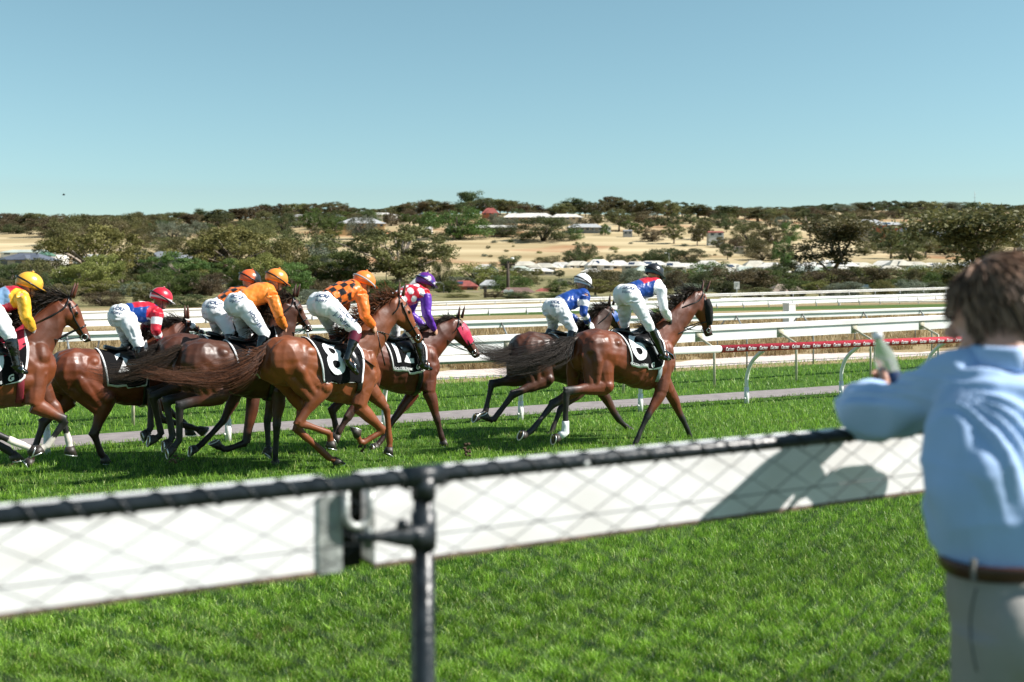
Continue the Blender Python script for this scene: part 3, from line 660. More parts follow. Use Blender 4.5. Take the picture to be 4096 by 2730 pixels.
while x < 3100:
    d = rng.uniform(880, 980); gy = HY - (ground_z(x, d) - CZ) * F / d
    tree(x, gy, rng.uniform(36, 62), rng.uniform(60, 105) if x < 1400 else rng.uniform(45, 75), d, 'bush', rng.choice(('gum', 'dark', 'brown')), 'low tree below the skyline of the near ridge', 'low trees below the skyline of the near ridge')
    x += rng.uniform(60, 100) if 1450 < x < 2250 else rng.uniform(40, 70)
x = 2850; TOPF = lambda v: float(np.interp(v, [2850, 2930, 3000, 3180, 3300, 3400, 3500, 3650, 3750, 3830, 3950, 4200], [838, 832, 835, 826, 816, 812, 806, 802, 812, 808, 816, 822]))
while x < 4250:
    d = rng.uniform(1560, 1700); gy = HY - (ground_z(x, d) - CZ) * F / d
    tree(x, gy, gy - TOPF(x) + rng.choice((-8, -3, 0, 3)), rng.uniform(60, 100), d, rng.choice(('spread', 'spread', 'gum')), rng.choice(('dark', 'gum', 'grey')), 'tree on the distant right-hand ridge', 'trees on the distant right-hand ridge')
    x += rng.uniform(28, 46)
x = 3000
while x < 4250:
    d = rng.uniform(1200, 1450); gy = HY - (ground_z(x, d) - CZ) * F / d
    tree(x, gy, rng.uniform(30, 50), rng.uniform(60, 110), d, 'bush', rng.choice(('dark', 'gum', 'brown')), 'tree filling the face of the distant right-hand ridge', 'trees on the face of the distant right-hand ridge')
    x += rng.uniform(34, 60)

# low scrub and hedges between the far rails and the houses
HEDGE = [(-150, 1560, 74, 86, 1240, 55, 110), (1500, 2420, 104, 112, 1205, 22, 36), (-150, 1560, 112, 128, 1185, 60, 110), (-150, 1300, 150, 190, 1160, 60, 110), (-150, 1000, 230, 300, 1110, 45, 75), (2380, 3760, 112, 124, 1190, 35, 80), (2400, 3800, 150, 200, 1150, 60, 110), (1580, 2400, 190, 260, 1140, 35, 60)]
for x0, x1, d0, d1, yb, h0, h1 in HEDGE:
    x = x0
    while x < x1:
        d = rng.uniform(d0, d1); gy = HY - (ground_z(x, d) - CZ) * F / d; wd_ = rng.uniform(95, 190); hh = rng.uniform(h0, h1)
        tree(x, gy, hh, wd_ * rng.uniform(.6, 1), d, rng.choice(('bush', 'bush', 'spread')), rng.choice(('gum', 'dark', 'brown', 'olive', 'green', 'grey', 'green')), 'bushy tree in the belt of scrub behind the far white rails', 'bushy trees in the belt behind the far rails')
        x += wd_ * rng.uniform(.7, 1.15)

for i, px in enumerate((-60, 70, 160, 300, 410, 520, 640, 720, 850, 960, 1060, 1150, 1240, 1330)):
    d = rng.uniform(105, 190); gy = HY - (ground_z(px, d) - CZ) * F / d; hh = rng.uniform(95, 190)
    tree(px + rng.uniform(-30, 30), gy, hh, hh * rng.uniform(.8, 1.3), d, 'spread', rng.choice(('gum', 'brown', 'dark', 'olive', 'green')), 'leafy gum tree in the thick belt of trees above the left riders', 'gum trees in the belt above the left riders')

# ------------------------------------------------------------------ houses
ROOF = {'white': mat('white_roof', (.62, .585, .53), .55, .12, .25), 'cream': mat('cream_roof', (.50, .46, .38), .6, .12, .25), 'pale': mat('pale_green_roof', (.44, .48, .42), .5, .10, .25),
        'grey': mat('grey_roof', (.20, .21, .23), .6, .1, .8), 'lgrey': mat('light_grey_roof', (.42, .42, .42), .6, .1, .8), 'slate': mat('slate_roof', (.10, .11, .14), .55, .1, .8), 'brown': mat('brown_tile', (.17, .10, .08), .8, .2, 1.5), 'tan': mat('tan_tile', (.30, .23, .18), .8, .15, 1.5),
        'red': mat('red_tile', (.28, .07, .055), .75, .15, 1.2), 'green': mat('green_roof', (.08, .16, .11), .5, .1, 1)}
WALL = {'cream': mat('cream_wall', (.46, .40, .31), .8, .06, 1), 'white': mat('white_wall', (.72, .70, .66), .8, .05, 1), 'brick': mat('orange_brick', (.36, .12, .06), .85, .15, 3), 'grey': mat('grey_wall', (.30, .29, .28), .8, .1, 1), 'yellow': mat('sandstone', (.48, .32, .15), .85, .1, 1)}
M['window'] = mat('window_glass', (.03, .035, .04), .12, .1, 2, spec=.8); M['solar'] = mat('solar_panel', (.03, .045, .09), .15, .1, 1)
def house(px, y_eave, w_px, roof_px, wall_px, d, rc, wc, label, group=None, hip=.3, dep=.75, yaw=None, solar=False, veranda=False):
    sc = d / F; zg = ground_z(px, d); z_e = CZ + (HY - y_eave) * sc; w_ = w_px * sc / 2; dp = w_ * dep; rh = roof_px * sc; wh = max(wall_px * sc, 1.2)
    c = Vector(((px - CX) * sc, d + dp, z_e - wh)); yaw = rng.uniform(-.3, .3) if yaw is None else yaw
    a = Vector((math.cos(yaw), math.sin(yaw), 0)); bb = Vector((-math.sin(yaw), math.cos(yaw), 0))
    t = tag(empty('house', Vector((c.x, c.y, min(zg, c.z)))), label, 'house', group)
    zb = min(zg, c.z) - .5
    b = MB(); o = .93; f = [Vector((c.x, c.y, 0)) + a * (w_ * o * i) + bb * (dp * o * j) for i, j in ((-1, -1), (1, -1), (1, 1), (-1, 1))]
    b.add([Vector((p.x, p.y, zb)) for p in f] + [Vector((p.x, p.y, z_e)) for p in f], [(0, 1, 5, 4), (1, 2, 6, 5), (2, 3, 7, 6), (3, 0, 4, 7), (4, 5, 6, 7)]); b.build('wall', WALL[wc], t, sm=False)
    e = [Vector((c.x, c.y, z_e - .05)) + a * (w_ * i) + bb * (dp * j) for i, j in ((-1, -1), (1, -1), (1, 1), (-1, 1))]; lo = [p - UP * .22 for p in e]
    k = max(0.0, 1 - hip * 2); rg = [Vector((c.x, c.y, z_e + rh)) + a * (w_ * k * i) for i in (-1, 1)]
    b = MB(); b.add(lo + e + rg, [(3, 2, 1, 0), (0, 1, 5, 4), (1, 2, 6, 5), (2, 3, 7, 6), (3, 0, 4, 7), (4, 5, 9, 8), (6, 7, 8, 9), (5, 6, 9), (7, 4, 8)])
    # a front wing with its own hip breaks the big roof up
    if w_px > 60 and d > 200:
        q = rng.uniform(-.5, .5); ww = w_ * .32; e2 = [Vector((c.x, c.y, z_e - .02)) + a * (w_ * q + ww * i) + bb * (dp * j) for i, j in ((-1, -1.25), (1, -1.25), (1, 0), (-1, 0))]
        rg2 = [Vector((c.x, c.y, z_e + rh * .72)) + a * (w_ * q) + bb * (dp * j) for j in (-.85, 0)]
        b.add(e2 + rg2 + [p - UP * .2 for p in e2], [(0, 1, 4), (1, 2, 5, 4), (3, 0, 4, 5), (6, 7, 1, 0), (7, 8, 2, 1), (9, 6, 0, 3)])
    b.build('roof', ROOF[rc], t, sm=False)
    if wall_px > 7:
        n = max(2, int(w_ * 2 / 4.5))
        for i in range(n):
            q = Vector((c.x, c.y, z_e - wh * .45)) + a * (w_ * o * (2 * (i + .5) / n - 1)) - bb * (dp * o + .02)
            b = MB(); b.box(q, (w_ * .42 / n, .03, wh * .26), (a, bb, UP)); b.build('window', M['window'], t, sm=False)
    if veranda:
        b = MB(); n = 9
        for i in range(n):
            q = Vector((c.x, c.y, 0)) + a * (w_ * (2 * i / (n - 1) - 1)) - bb * (dp * 1.12); b.box(Vector((q.x, q.y, z_e - wh * .5)), (.12, .12, wh * .5), (a, bb, UP))
        b.box(Vector((c.x, c.y, z_e - .1)) - bb * (dp * 1.05), (w_, dp * .1, .08), (a, bb, UP)); b.build('veranda', WALL['white'], t, sm=False)
    if solar:
        nrm = (bb * -1 * rh + UP * dp).normalized(); sl = (bb * dp + UP * rh).normalized(); q = (e[0] + e[1]) / 2 + (rg[0] + rg[1] - e[0] - e[1]) / 4 + nrm * .08
        b = MB(); b.box(q - a * w_ * .25, (w_ * .22, (rg[0] - e[0]).length * .18, .04), (a, sl, nrm)); b.build('solar_panel', M['solar'], t, sm=False)
    return t
def zhouse(z, x0, x1, yr, ye, yw, d, rc, wc, label, group=None, **kw):
    ox, oy = {'E': (0, 750), 'F': (1000, 700), 'G': (2000, 700), 'H': (2996, 700)}[z]; k = .4675
    return house(ox + (x0 + x1) / 2 * k, oy + ye * k, (x1 - x0) * k, (ye - yr) * k, (yw - ye) * k, d, rc, wc, label, group, **kw)
zhouse('F', 730, 1150, 360, 415, 450, 800, 'lgrey', 'yellow', 'sandstone house with pale grey roof on the hill above the big gum', yaw=.1)
zhouse('F', 325, 510, 335, 362, 390, 930, 'lgrey', 'white', 'small pale house half hidden among hill trees at left', yaw=0)
zhouse('F', 940, 1260, 318, 345, 362, 1020, 'white', 'white', 'low white roof on the ridge above the sandstone house', yaw=.05)
zhouse('F', 1980, 2130, 280, 328, 345, 1030, 'red', 'brick', 'red roofed house under the ridge trees', yaw=0)
zhouse('F', 2165, 2420, 322, 368, 390, 960, 'white', 'cream', 'white roofed house at the left end of the long white roof', yaw=0)
zhouse('G', 20, 470, 318, 365, 385, 940, 'white', 'cream', 'long white roofed house high on the hill', yaw=0, hip=.15, veranda=True)
zhouse('G', 430, 710, 330, 362, 385, 930, 'white', 'cream', 'right wing of white roofed buildings high on the hill', yaw=.1, hip=.2)
zhouse('G', 575, 900, 415, 450, 480, 820, 'lgrey', 'grey', 'grey roofed house with a white post veranda on the hill', yaw=-.1, hip=.2, veranda=True)
zhouse('F', 1905, 2290, 425, 452, 485, 800, 'white', 'cream', 'low pale roofed shed right of the round green tree', yaw=0, hip=.05)
zhouse('F', 1450, 1560, 442, 462, 488, 800, 'white', 'white', 'small white shed left of the round green tree', yaw=0, hip=.05)
zhouse('F', 1680, 1770, 440, 455, 478, 790, 'cream', 'cream', 'tiny cream shed below the round green tree', yaw=0, hip=.05)
zhouse('G', 895, 950, 440, 450, 480, 820, 'white', 'white', 'white box like outbuilding beside the veranda house', yaw=0, hip=.02)
zhouse('G', 1055, 1135, 470, 480, 515, 780, 'grey', 'grey', 'grey shed on the hill below the brown trees', yaw=0, hip=.02)
zhouse('G', 1780, 1920, 480, 492, 528, 700, 'red', 'white', 'white walled shed with thin reddish roof on the dry slope', yaw=0, hip=.05)
zhouse('G', 2010, 2090, 612, 622, 640, 620, 'tan', 'cream', 'little tan hut low on the dry slope', yaw=0, hip=.05)
zhouse('H', 930, 1180, 378, 412, 455, 800, 'lgrey', 'cream', 'cream house on the right-hand hill behind the pale gum', yaw=-.2)
zhouse('H', 1100, 1370, 400, 428, 468, 780, 'lgrey', 'brick', 'orange brick house with solar panels on the right-hand hill', yaw=-.1, solar=True)
zhouse('H', 1290, 1560, 440, 482, 510, 740, 'slate', 'cream', 'dark roofed house stepping down right of the orange brick house', yaw=-.2, solar=True)
zhouse('H', 1500, 1760, 470, 520, 545, 700, 'slate', 'cream', 'dark roofed house lower down the right-hand hill row', yaw=-.2)
zhouse('H', 1640, 1860, 510, 555, 585, 660, 'slate', 'brick', 'lowest dark roofed house of the right-hand hill row', yaw=-.2)
zhouse('H', 2330, 2480, 505, 540, 560, 700, 'slate', 'cream', 'dark roofed house at the far right edge of the hill', yaw=0)
zhouse('E', -40, 390, 560, 618, 680, 330, 'slate', 'cream', 'long dark roofed house at the far left', yaw=-.15)
zhouse('E', 290, 440, 548, 580, 610, 370, 'green', 'grey', 'dark green roofed shed at the left', yaw=0)
zhouse('E', -20, 470, 530, 556, 575, 430, 'pale', 'white', 'pale green long roof behind the dark roof at far left', yaw=0, hip=.1)
zhouse('E', 1180, 1600, 545, 605, 690, 330, 'grey', 'cream', 'cream walled house with grey hipped roof at left', yaw=-.1)
zhouse('E', 600, 920, 570, 620, 690, 345, 'lgrey', 'white', 'white house seen through the olive gum tree', yaw=.1)
zhouse('E', 1040, 1260, 560, 600, 650, 360, 'grey', 'cream', 'grey roofed house left of the cream walled house', yaw=0)
zhouse('E', 1760, 2150, 650, 740, 790, 260, 'white', 'white', 'white roofed house behind the orange capped riders', yaw=0)
zhouse('F', 700, 900, 790, 870, 900, 230, 'red', 'brick', 'red tiled house behind the chequered rider', yaw=0)
zhouse('F', 1700, 1950, 905, 950, 985, 190, 'red', 'brick', 'red tiled house with solar panels right of the purple helmet', yaw=0, solar=True)
zhouse('F', 1350, 1560, 880, 940, 970, 200, 'lgrey', 'grey', 'grey roofed house behind the purple helmet', yaw=0)
zhouse('F', 1960, 2140, 900, 940, 970, 200, 'lgrey', 'grey', 'grey roofed house left of the utility pole', yaw=0)
zhouse('F', 1500, 1790, 1000, 1060, 1085, 155, 'tan', 'cream', 'tan tiled bungalow with a solar panel right of the purple helmet', yaw=.1, solar=True)
zhouse('F', 1760, 2060, 1000, 1050, 1080, 160, 'tan', 'grey', 'tan tiled bungalow behind the short dark post', yaw=-.1)
zhouse('F', 2060, 2520, 965, 1062, 1085, 150, 'brown', 'brick', 'wide brown tiled bungalow left of the white helmet', yaw=.05)
zhouse('G', 290, 500, 970, 1000, 1020, 170, 'red', 'brick', 'red roof corner behind the brown tiled bungalow', yaw=0)
zhouse('H', 180, 490, 935, 995, 1010, 155, 'tan', 'cream', 'tan hipped roof right of the white square sign', yaw=.1)
zhouse('H', 1310, 1500, 920, 972, 1000, 155, 'lgrey', 'cream', 'grey gabled house left of the bright green tree', yaw=0)
zhouse('H', 1420, 1620, 905, 975, 1005, 165, 'grey', 'grey', 'darker grey roof behind the bright green tree', yaw=.1)
zhouse('H', 640, 820, 950, 985, 1005, 165, 'tan', 'cream', 'tan roof behind the pale gum trunk', yaw=0)
zhouse('H', 960, 1060, 940, 985, 1005, 165, 'white', 'white', 'white wall corner left of the bare branched tree', yaw=0)
zhouse('H', 2250, 2700, 690, 760, 880, 300, 'white', 'grey', "white roofed hall at the right edge behind the spectator", yaw=0)
zhouse('F', 1890, 2130, 765, 815, 830, 420, 'white', 'white', 'first white roof of the estate left of the utility pole', yaw=0)
LBL = 'pale roofed house in the row along the foot of the dry hill'
x = 2100; i = 0
while x < 4000:
    wd_ = rng.uniform(100, 150); ye = 1068 + rng.uniform(-7, 7)
    house(x, ye, wd_, rng.uniform(17, 27), 17, rng.uniform(455, 500), rng.choice(('white', 'white', 'cream', 'white')), rng.choice(('cream', 'white')), LBL, 'pale roofed houses along the foot of the dry hill', solar=rng.random() < .2)
    x += wd_ * rng.uniform(.52, .74); i += 1
x = 2080
while x < 3700:
    wd_ = rng.uniform(90, 140); ye = 1083 + rng.uniform(-4, 10)
    if rng.random() < .9: house(x, ye, wd_, rng.uniform(13, 20), 15, rng.uniform(400, 430), rng.choice(('cream', 'pale', 'white')), 'cream', LBL, 'pale roofed houses along the foot of the dry hill')
    x += wd_ * rng.uniform(.8, 1.2)

for i in range(24):
    px = 2090 + 78 * i + rng.uniform(-25, 25); d = rng.uniform(330, 392); gy = HY - (ground_z(px, d) - CZ) * F / d; hh = rng.uniform(22, 52)
    tree(px, gy, hh, hh * rng.uniform(1.0, 1.7), d, 'spread', rng.choice(('gum', 'dark', 'green', 'olive')), 'small garden tree standing between the pale roofed houses', 'garden trees among the pale roofed houses')

# ------------------------------------------------------------------ poles and signs in the distance
def pole(name, px, yb, yt, d, r, m, label, cat, cross=False):
    sc = d / F; base = at_depth(px, yb, d); base.z = min(base.z, ground_z(px, d)); top = at_depth(px, yt, d)
    t = tag(empty(name, base), label, cat); b = MB(); b.tube([base, top], [r, r * .7], 8); b.build('pole', m, t)
    return t, top
wood = mat('pole_timber', (.075, .055, .04), .9, .2, 6)
t, top = pole('utility_pole', 2032, 1215, 1045, 160, .28, wood, 'dark timber utility pole with crossarm behind the white sign pair', 'utility pole')
b = MB(); b.box(top - UP * .5, (1.0, .12, .12)); b.box(top - UP * .75, (.45, .14, .3)); b.build('crossarm', wood, t, sm=False)
b = MB(); b.ell(top + Vector((.6, -.1, .35)), (.28, .2, .16), n=8, m=6); b.build('lamp', M['white_paint'], t)
t, top = pole('round_signs', 2034, 1212, 1168, 120, .06, M['grey_steel'], 'pair of white rounded sign boards on a thin post by the far rail', 'sign')
for dx in (-.26, .26):
    b = MB(); b.tube([top + Vector((dx, -.03, .0)), top + Vector((dx, .03, .0))], .27, 18); b.build('sign_board', M['white_paint'], t, sm=False)
    b = MB(); b.box(top + Vector((dx, -.04, 0)), (.25, .012, .025)); b.build('bar', M['grey_steel'], t, sm=False)
t, top = pole('square_sign', 2947, 1180, 1140, 100, .05, M['galv'], 'square white sign with a faint mark on a thin pole behind the far rail', 'sign')
b = MB(); b.box(top + UP * -.05, (.24, .03, .32)); b.build('sign_board', M['white_paint'], t, sm=False)
b = MB(); b.box(top + UP * .08 - Vector((0, .04, 0)), (.15, .012, .05)); b.box(top - UP * .1 - Vector((.03, .04, 0)), (.1, .012, .03)); b.build('mark', M['galv'], t, sm=False)
b = MB(); q = at_depth(1941, 1206, 110); b.prism([(-.14, -.14), (.14, -.14), (.14, .14), (-.14, .14)], Vector((1, 0, 0)), Vector((0, 1, 0)), Vector((q.x, q.y, 0)), q + UP * 1.38); b.tube([q + UP * 1.37, q + UP * 1.46], .16, 8)
tag(b.build('short_post', wood, sm=False, off=(q.x, q.y, 0)), 'short thick black post in front of the tan bungalows', 'post')
for px, yb, yt, d, lab in ((1775, 1190, 1138, 150, 'thin street lamp beside the purple silks'), (2676, 1060, 1015, 430, 'street lamp with pale head above the black helmet'), (1545, 1170, 1085, 165, 'slim street lamp before the large gum tree'), (1088, 1100, 1041, 200, 'street lamp with a bright head above the orange cap')):
    t, top = pole('street_lamp', px, yb, yt, d, .07, M['grey_steel'], lab, 'street lamp'); b = MB(); b.tube([top, top + Vector((-.5, 0, .25)), top + Vector((-1.2, 0, .25))], .05, 6); b.build('arm', M['grey_steel'], t)
    b = MB(); b.ell(top + Vector((-1.3, 0, .22)), (.45, .2, .14), n=8, m=6); b.build('lamp_head', M['white_paint'], t)
t, top = pole('lattice_mast', 3899, 830, 765, 1850, .35, M['grey_steel'], 'thin radio mast on the distant ridge at right', 'mast')
b = MB()
for k in (.35, .6, .8): b.box(top - UP * (26 * (1 - k)), (2.2 * (1.3 - k), .2, .2))
b.build('cross_bar', M['grey_steel'], t, sm=False)
# parked white car on the hill
q = ground_pt(1812, 800); q.z = CZ + (HY - 929) * 800 / F
t = tag(empty('parked_car', q), 'tiny white parked car below the round green hill tree', 'car')
b = MB(); b.prism([(-2.4, .4), (2.4, .4), (2.4, 1.2), (1.3, 1.4), (.7, 2.2), (-1.6, 2.2), (-2.3, 1.4)], Vector((1, 0, 0)), UP, q + Vector((0, -.9, 0)), q + Vector((0, .9, 0))); b.build('body', M['white_paint'], t, sm=False)
for dx in (-1.4, 1.4):
    b = MB(); b.tube([q + Vector((dx, -.95, .4)), q + Vector((dx, .95, .4))], .4, 10); b.build('wheel', M['black_leather'], t)
b = MB(); b.box(q + Vector((-.45, -.93, 1.78)), (.95, .02, .28)); b.build('window', M['window'], t, sm=False)
# a bird in the sky
q = at_depth(255, 780, 120); b = MB(); b.ell(q, (.16, .07, .07), n=8, m=6); b.add([q + Vector((-.05, 0, .02)), q + Vector((.08, 0, .02)), q + Vector((.02, -.25, .16))], [(0, 1, 2)]); b.add([q + Vector((-.05, 0, .02)), q + Vector((.08, 0, .02)), q + Vector((.02, .25, .16))], [(0, 1, 2)])
tag(b.build('bird', M['black_cloth'], off=q), 'tiny dark bird high in the sky at left', 'bird')
# ------------------------------------------------------------------ race horses
M['coat'] = vmat('horse_coat', .44, .5, .22, 8, .03, sheen=.03, var=.2, vscale=5)
_c = M['coat'].node_tree; _n = _c.nodes.new('ShaderNodeTexNoise'); _n.inputs['Scale'].default_value = 3.5; _n.inputs['Detail'].default_value = 5; _r = _c.nodes.new('ShaderNodeMapRange'); _r.inputs[1].default_value = .35; _r.inputs[2].default_value = .65; _r.inputs[3].default_value = .40; _r.inputs[4].default_value = .60
_t = _c.nodes.new('ShaderNodeTexCoord'); _c.links.new(_t.outputs['Object'], _n.inputs['Vector']); _c.links.new(_n.outputs['Fac'], _r.inputs[0]); _c.links.new(_r.outputs[0], _c.nodes['Principled BSDF'].inputs['Roughness'])
M['hair'] = vmat('horse_hair', .5, .28, .1, 90, .004, var=.25, vscale=30)
BLK = (.010, .008, .008)

class Frame:
    """a horse's own frame: f forward, r its right side (towards the camera), plane through its spine"""
    def __init__(s, p, s0, yaw):
        s.o = W(s0, p); a = math.radians(yaw)
        s.f = (U * math.cos(a) + N * math.sin(a)).normalized(); s.r = Vector((s.f.y, -s.f.x, 0)); s.n = -s.r
    def pt(s, px, lat=0.0):
        q = Vector((0, 0, CZ)); r = ray(*px); c = s.o + s.r * lat
        t = (c - q).dot(s.n) / r.dot(s.n); return q + r * t
    def loc(s, v): d = v - s.o; return d.dot(s.f), d.dot(s.r), v.z
    def w(s, x, y, z): return s.o + s.f * x + s.r * y + UP * z

CAN = {'butt': (-.78, 1.22), 'croup': (-.45, 1.585), 'chest': (.80, 1.12), 'girth': (.48, .80), 'withers': (.42, 1.60), 'belly': (0, .87)}
TRUNK = [(-.82, 1.36, 1.16, .08), (-.77, 1.45, 1.04, .17), (-.66, 1.53, .98, .245), (-.48, 1.585, .97, .285), (-.25, 1.56, .96, .28), (0, 1.515, .87, .285),
         (.24, 1.525, .81, .275), (.42, 1.59, .79, .24), (.58, 1.56, .83, .215), (.72, 1.43, .92, .185), (.82, 1.28, 1.03, .12)]

def strands(b, n, root, guide, width, r0, rnd, k=10, wave=.02, tipfrac=(.6, 1.0)):
    clumps = [(Vector((rnd.gauss(0, .42), rnd.gauss(0, .42), rnd.gauss(0, .42))), Vector((rnd.gauss(0, .55), rnd.gauss(0, .55), rnd.gauss(0, .55))), rnd.random() * 6.28, rnd.uniform(3, 7), rnd.uniform(.75, 1.0)) for _ in range(60)]
    """hair strands along a guide polyline; width = half width per guide point"""
    G = smoothpath(guide, 4); Wd = [float(x[0]) for x in smoothpath([(x,) for x in width], 4)]; m = len(G) - 1
    for i in range(n):
        c_, c2_, ph, fr, lc = rnd.choice(clumps); d = c_ + Vector((rnd.gauss(0, .17), rnd.gauss(0, .17), rnd.gauss(0, .17))); L = rnd.uniform(*tipfrac) * lc; ph += rnd.uniform(-.5, .5); pts = []; st = rnd.uniform(0, .12)
        d2 = c2_ + Vector((rnd.gauss(0, .28), rnd.gauss(0, .28), rnd.gauss(0, .28)))
        for j in range(k + 1):
            t = lerp(st, L, j / k) * m; a = int(min(t, m - 1)); f = t - a
            f = t - a; p = Vector(G[a]) * (1 - f) + Vector(G[a + 1]) * f; wd = Wd[a] * (1 - f) + Wd[a + 1] * f
            u = j / k; pts.append(p + (d + d2 * u) * wd + Vector((0, 0, 1)) * (math.sin(ph + fr * u) * wave * u))
        b.tube(pts, [r0 * (1.15 - u / k * 1.05) for u in range(k + 1)], 3, caps=False)

def hair_object(b, name, parent, c1, c2, seed):
    o = b.build(name, M['hair'], parent, fix=False); me = o.data; n = len(me.vertices); r = np.random.default_rng(seed)
    # one shade per strand
    per = 33; t = np.repeat(r.random(n // per + 1), per)[:n, None]; set_col(me, np.array(c1) * (1 - t) + np.array(c2) * t); return o

def horse(name_label, z, p, yaw, fit, legs, poll, muz, coat, points=None, socks=(), cloth=None, tail=None, hair=((.010, .008, .007), (.035, .022, .014)),
          mane_dir=None, girth_c=None, hood=None, face=None, poll_lat=0.0, muz_lat=0.0, mane_len=.2, neck_r=1.0, lower=None):
    rnd = random.Random(len(name_label) * 7 + int(p * 10)); Z = lambda q: zz(z, *q)
    s0 = s_of(Z(fit['croup'])[0], p) + .45; fr = Frame(p, s0, yaw)
    lat = {'butt': -.20, 'croup': 0, 'chest': .16, 'girth': .12, 'withers': 0, 'belly': .1}
    rows = []; rs = []; rz = []
    for k, q in fit.items():
        v = fr.loc(fr.pt(Z(q), lat[k])); cx, cz = CAN[k]; rows.append((cx, cz - 1.2, v[0], v[2]))
    A = np.array([[1, r[0]] for r in rows]); sx = np.linalg.lstsq(A, np.array([r[2] for r in rows]), rcond=None)[0]
    sx[1] = min(1.08, max(.88, sx[1])); sx[0] = np.mean([r[2] - sx[1] * r[0] for r in rows])
    zs = min(1.12, max(.9, (sx[1] + 1) / 2)); A = np.array([[1, r[0]] for r in rows]); sz = np.linalg.lstsq(A, np.array([r[3] - zs * r[1] for r in rows]), rcond=None)[0]
    sz[1] = min(.16, max(-.16, sz[1]))
    def T(x, y, zc): return fr.w(sx[0] + sx[1] * x, y, sz[0] + sz[1] * x + zs * (zc - 1.2))
    base = fr.w(sx[0], 0, 0); root = tag(empty('race_horse', base), name_label, 'horse', 'galloping race horses')
    b = MB(); segs = []                                              # segs for colouring: (a, b, ra, rb, kind, number)
    def add(pts, rad, n=14, kind='body', num=0, side=None):
        b.tube(pts, rad, n, side=side if side is not None else fr.r)
        for i in range(len(pts) - 1):
            q = lambda r: (min(r) if isinstance(r, tuple) else r)
            segs.append((pts[i], pts[i + 1], q(rad[i]), q(rad[i + 1]), kind, num, i))
    c = [T(x, 0, (t_ + b_) / 2) for x, t_, b_, h in TRUNK]; add(c, [(h, (t_ - b_) / 2 * zs) for x, t_, b_, h in TRUNK], 24)
    for sd in (-1, 1):
        b.ell(T(-.52, .15 * sd, 1.30), (.25, .145, .24), (fr.f, fr.r, UP)); b.ell(T(-.26, .17 * sd, 1.40), (.10, .10, .08), (fr.f, fr.r, UP)); b.ell(T(.5, .14 * sd, 1.22), (.20, .10, .27), (fr.f, fr.r, UP)); b.ell(T(.47, .165 * sd, 1.10), (.17, .085, .13), (fr.f, fr.r, UP)); b.tube([T(.36, .10 * sd, 1.50), T(.52, .17 * sd, 1.30), T(.70, .15 * sd, 1.12)], [.05, .075, .07], 10); b.ell(T(.66, .12 * sd, 1.34), (.10, .10, .14), (fr.f, fr.r, UP))
        b.ell(T(.12, .06 * sd, 1.18), (.38, .235, .33 * zs), (fr.f, fr.r, UP))
    feet = []
    for k, spec in legs.items():
        sd = 1 if k[1] == 'R' else -1; l0 = .16 * sd; Ls = spec.get('lat', (.17 * sd, .15 * sd, .13 * sd)); dark = spec.get('num', 0)
        if k[0] == 'F':
            top = T(.60, .13 * sd, 1.22); el = fr.pt(Z(spec['el']), l0) if 'el' in spec else T(.50, l0, .98)
            kn, fe, ho = [fr.pt(Z(spec[q]), Ls[i]) for i, q in enumerate(('kn', 'fe', 'ho'))]
            b.tube([T(.48, .11 * sd, 1.42), T(.62, .14 * sd, 1.2), el], [(.07, .13), (.09, .14), (.085, .10)], 12, side=fr.r)
            up = (kn - el); m1 = el + up * .35 + fr.f * .012
            add([el, m1, el + up * .75, kn], [(.075, .095), (.066, .082), (.046, .056), (.046, .052)], 12, 'upper', k)
            cn = fe - kn; add([kn, kn + cn * .18, kn + cn * .55, fe], [(.046, .050), (.036, .042), (.030, .036), (.036, .042)], 12, 'cannon', k)
        else:
            st = fr.pt(Z(spec['st']), l0 * 1.15) if 'st' in spec else T(-.28, .19 * sd, 1.0)
            hk, fe, ho = [fr.pt(Z(spec[q]), Ls[i]) for i, q in enumerate(('hk', 'fe', 'ho'))]
            hip = T(-.50, .14 * sd, 1.30); b.tube([hip, lerp(hip, st, .55), st], [(.13, .20), (.115, .165), (.09, .115)], 14, side=fr.r)
            g = hk - st; bt = T(-.70, .11 * sd, 1.26)
            back = (T(-.8, 0, 1.2) - T(0, 0, 1.2)).normalized(); ax = g.normalized(); bk = (back - ax * back.dot(ax)).normalized()
            b.tube([bt, lerp(bt, st + g * .35, .5) + bk * .05, st + g * .42 + bk * .02], [(.10, .12), (.09, .10), (.055, .06)], 12, side=fr.r); tb0 = T(-.62, .17 * sd, 1.42); b.tube([tb0, lerp(tb0, st + g * .25, .5) + bk * .045 + fr.r * (.045 * sd), st + g * .30 + bk * .02 + fr.r * (.012 * sd)], [.085, .085, .05], 12); b.ell(st + fr.r * (.02 * sd), .098)
            add([st, st + g * .3, st + g * .68, hk], [(.095, .125), (.078, .105), (.046, .062), (.046, .058)], 12, 'upper', k)
            cn = fe - hk; cd = cn.normalized()
            pt_ = hk + (ax - cd).normalized() * .045; b.tube([st + g * .72 + bk * .03, pt_, hk + cn * .12], [.022, .032, .026], 8)   # point of hock and tendon
            add([hk, hk + cn * .15, hk + cn * .5, fe], [(.044, .056), (.037, .046), (.032, .038), (.038, .044)], 12, 'cannon', k)
        pd = (ho - fe); L = min(pd.length, .19); pd.normalize()
        cor = fe + pd * (L * .62)
        add([fe, lerp(fe, cor, .5), cor], [(.038, .043), (.034, .036), (.042, .044)], 12, 'pastern', k)
        ang = spec.get('sole', 42) * math.pi / 180; x, zc = pd.dot(fr.f), pd.z; ln = math.hypot(x, zc); x, zc = x / ln, zc / ln
        sn = fr.f * (x * math.cos(ang) + zc * math.sin(ang)) + UP * (zc * math.cos(ang) - x * math.sin(ang))   # sole normal turns back from the pastern
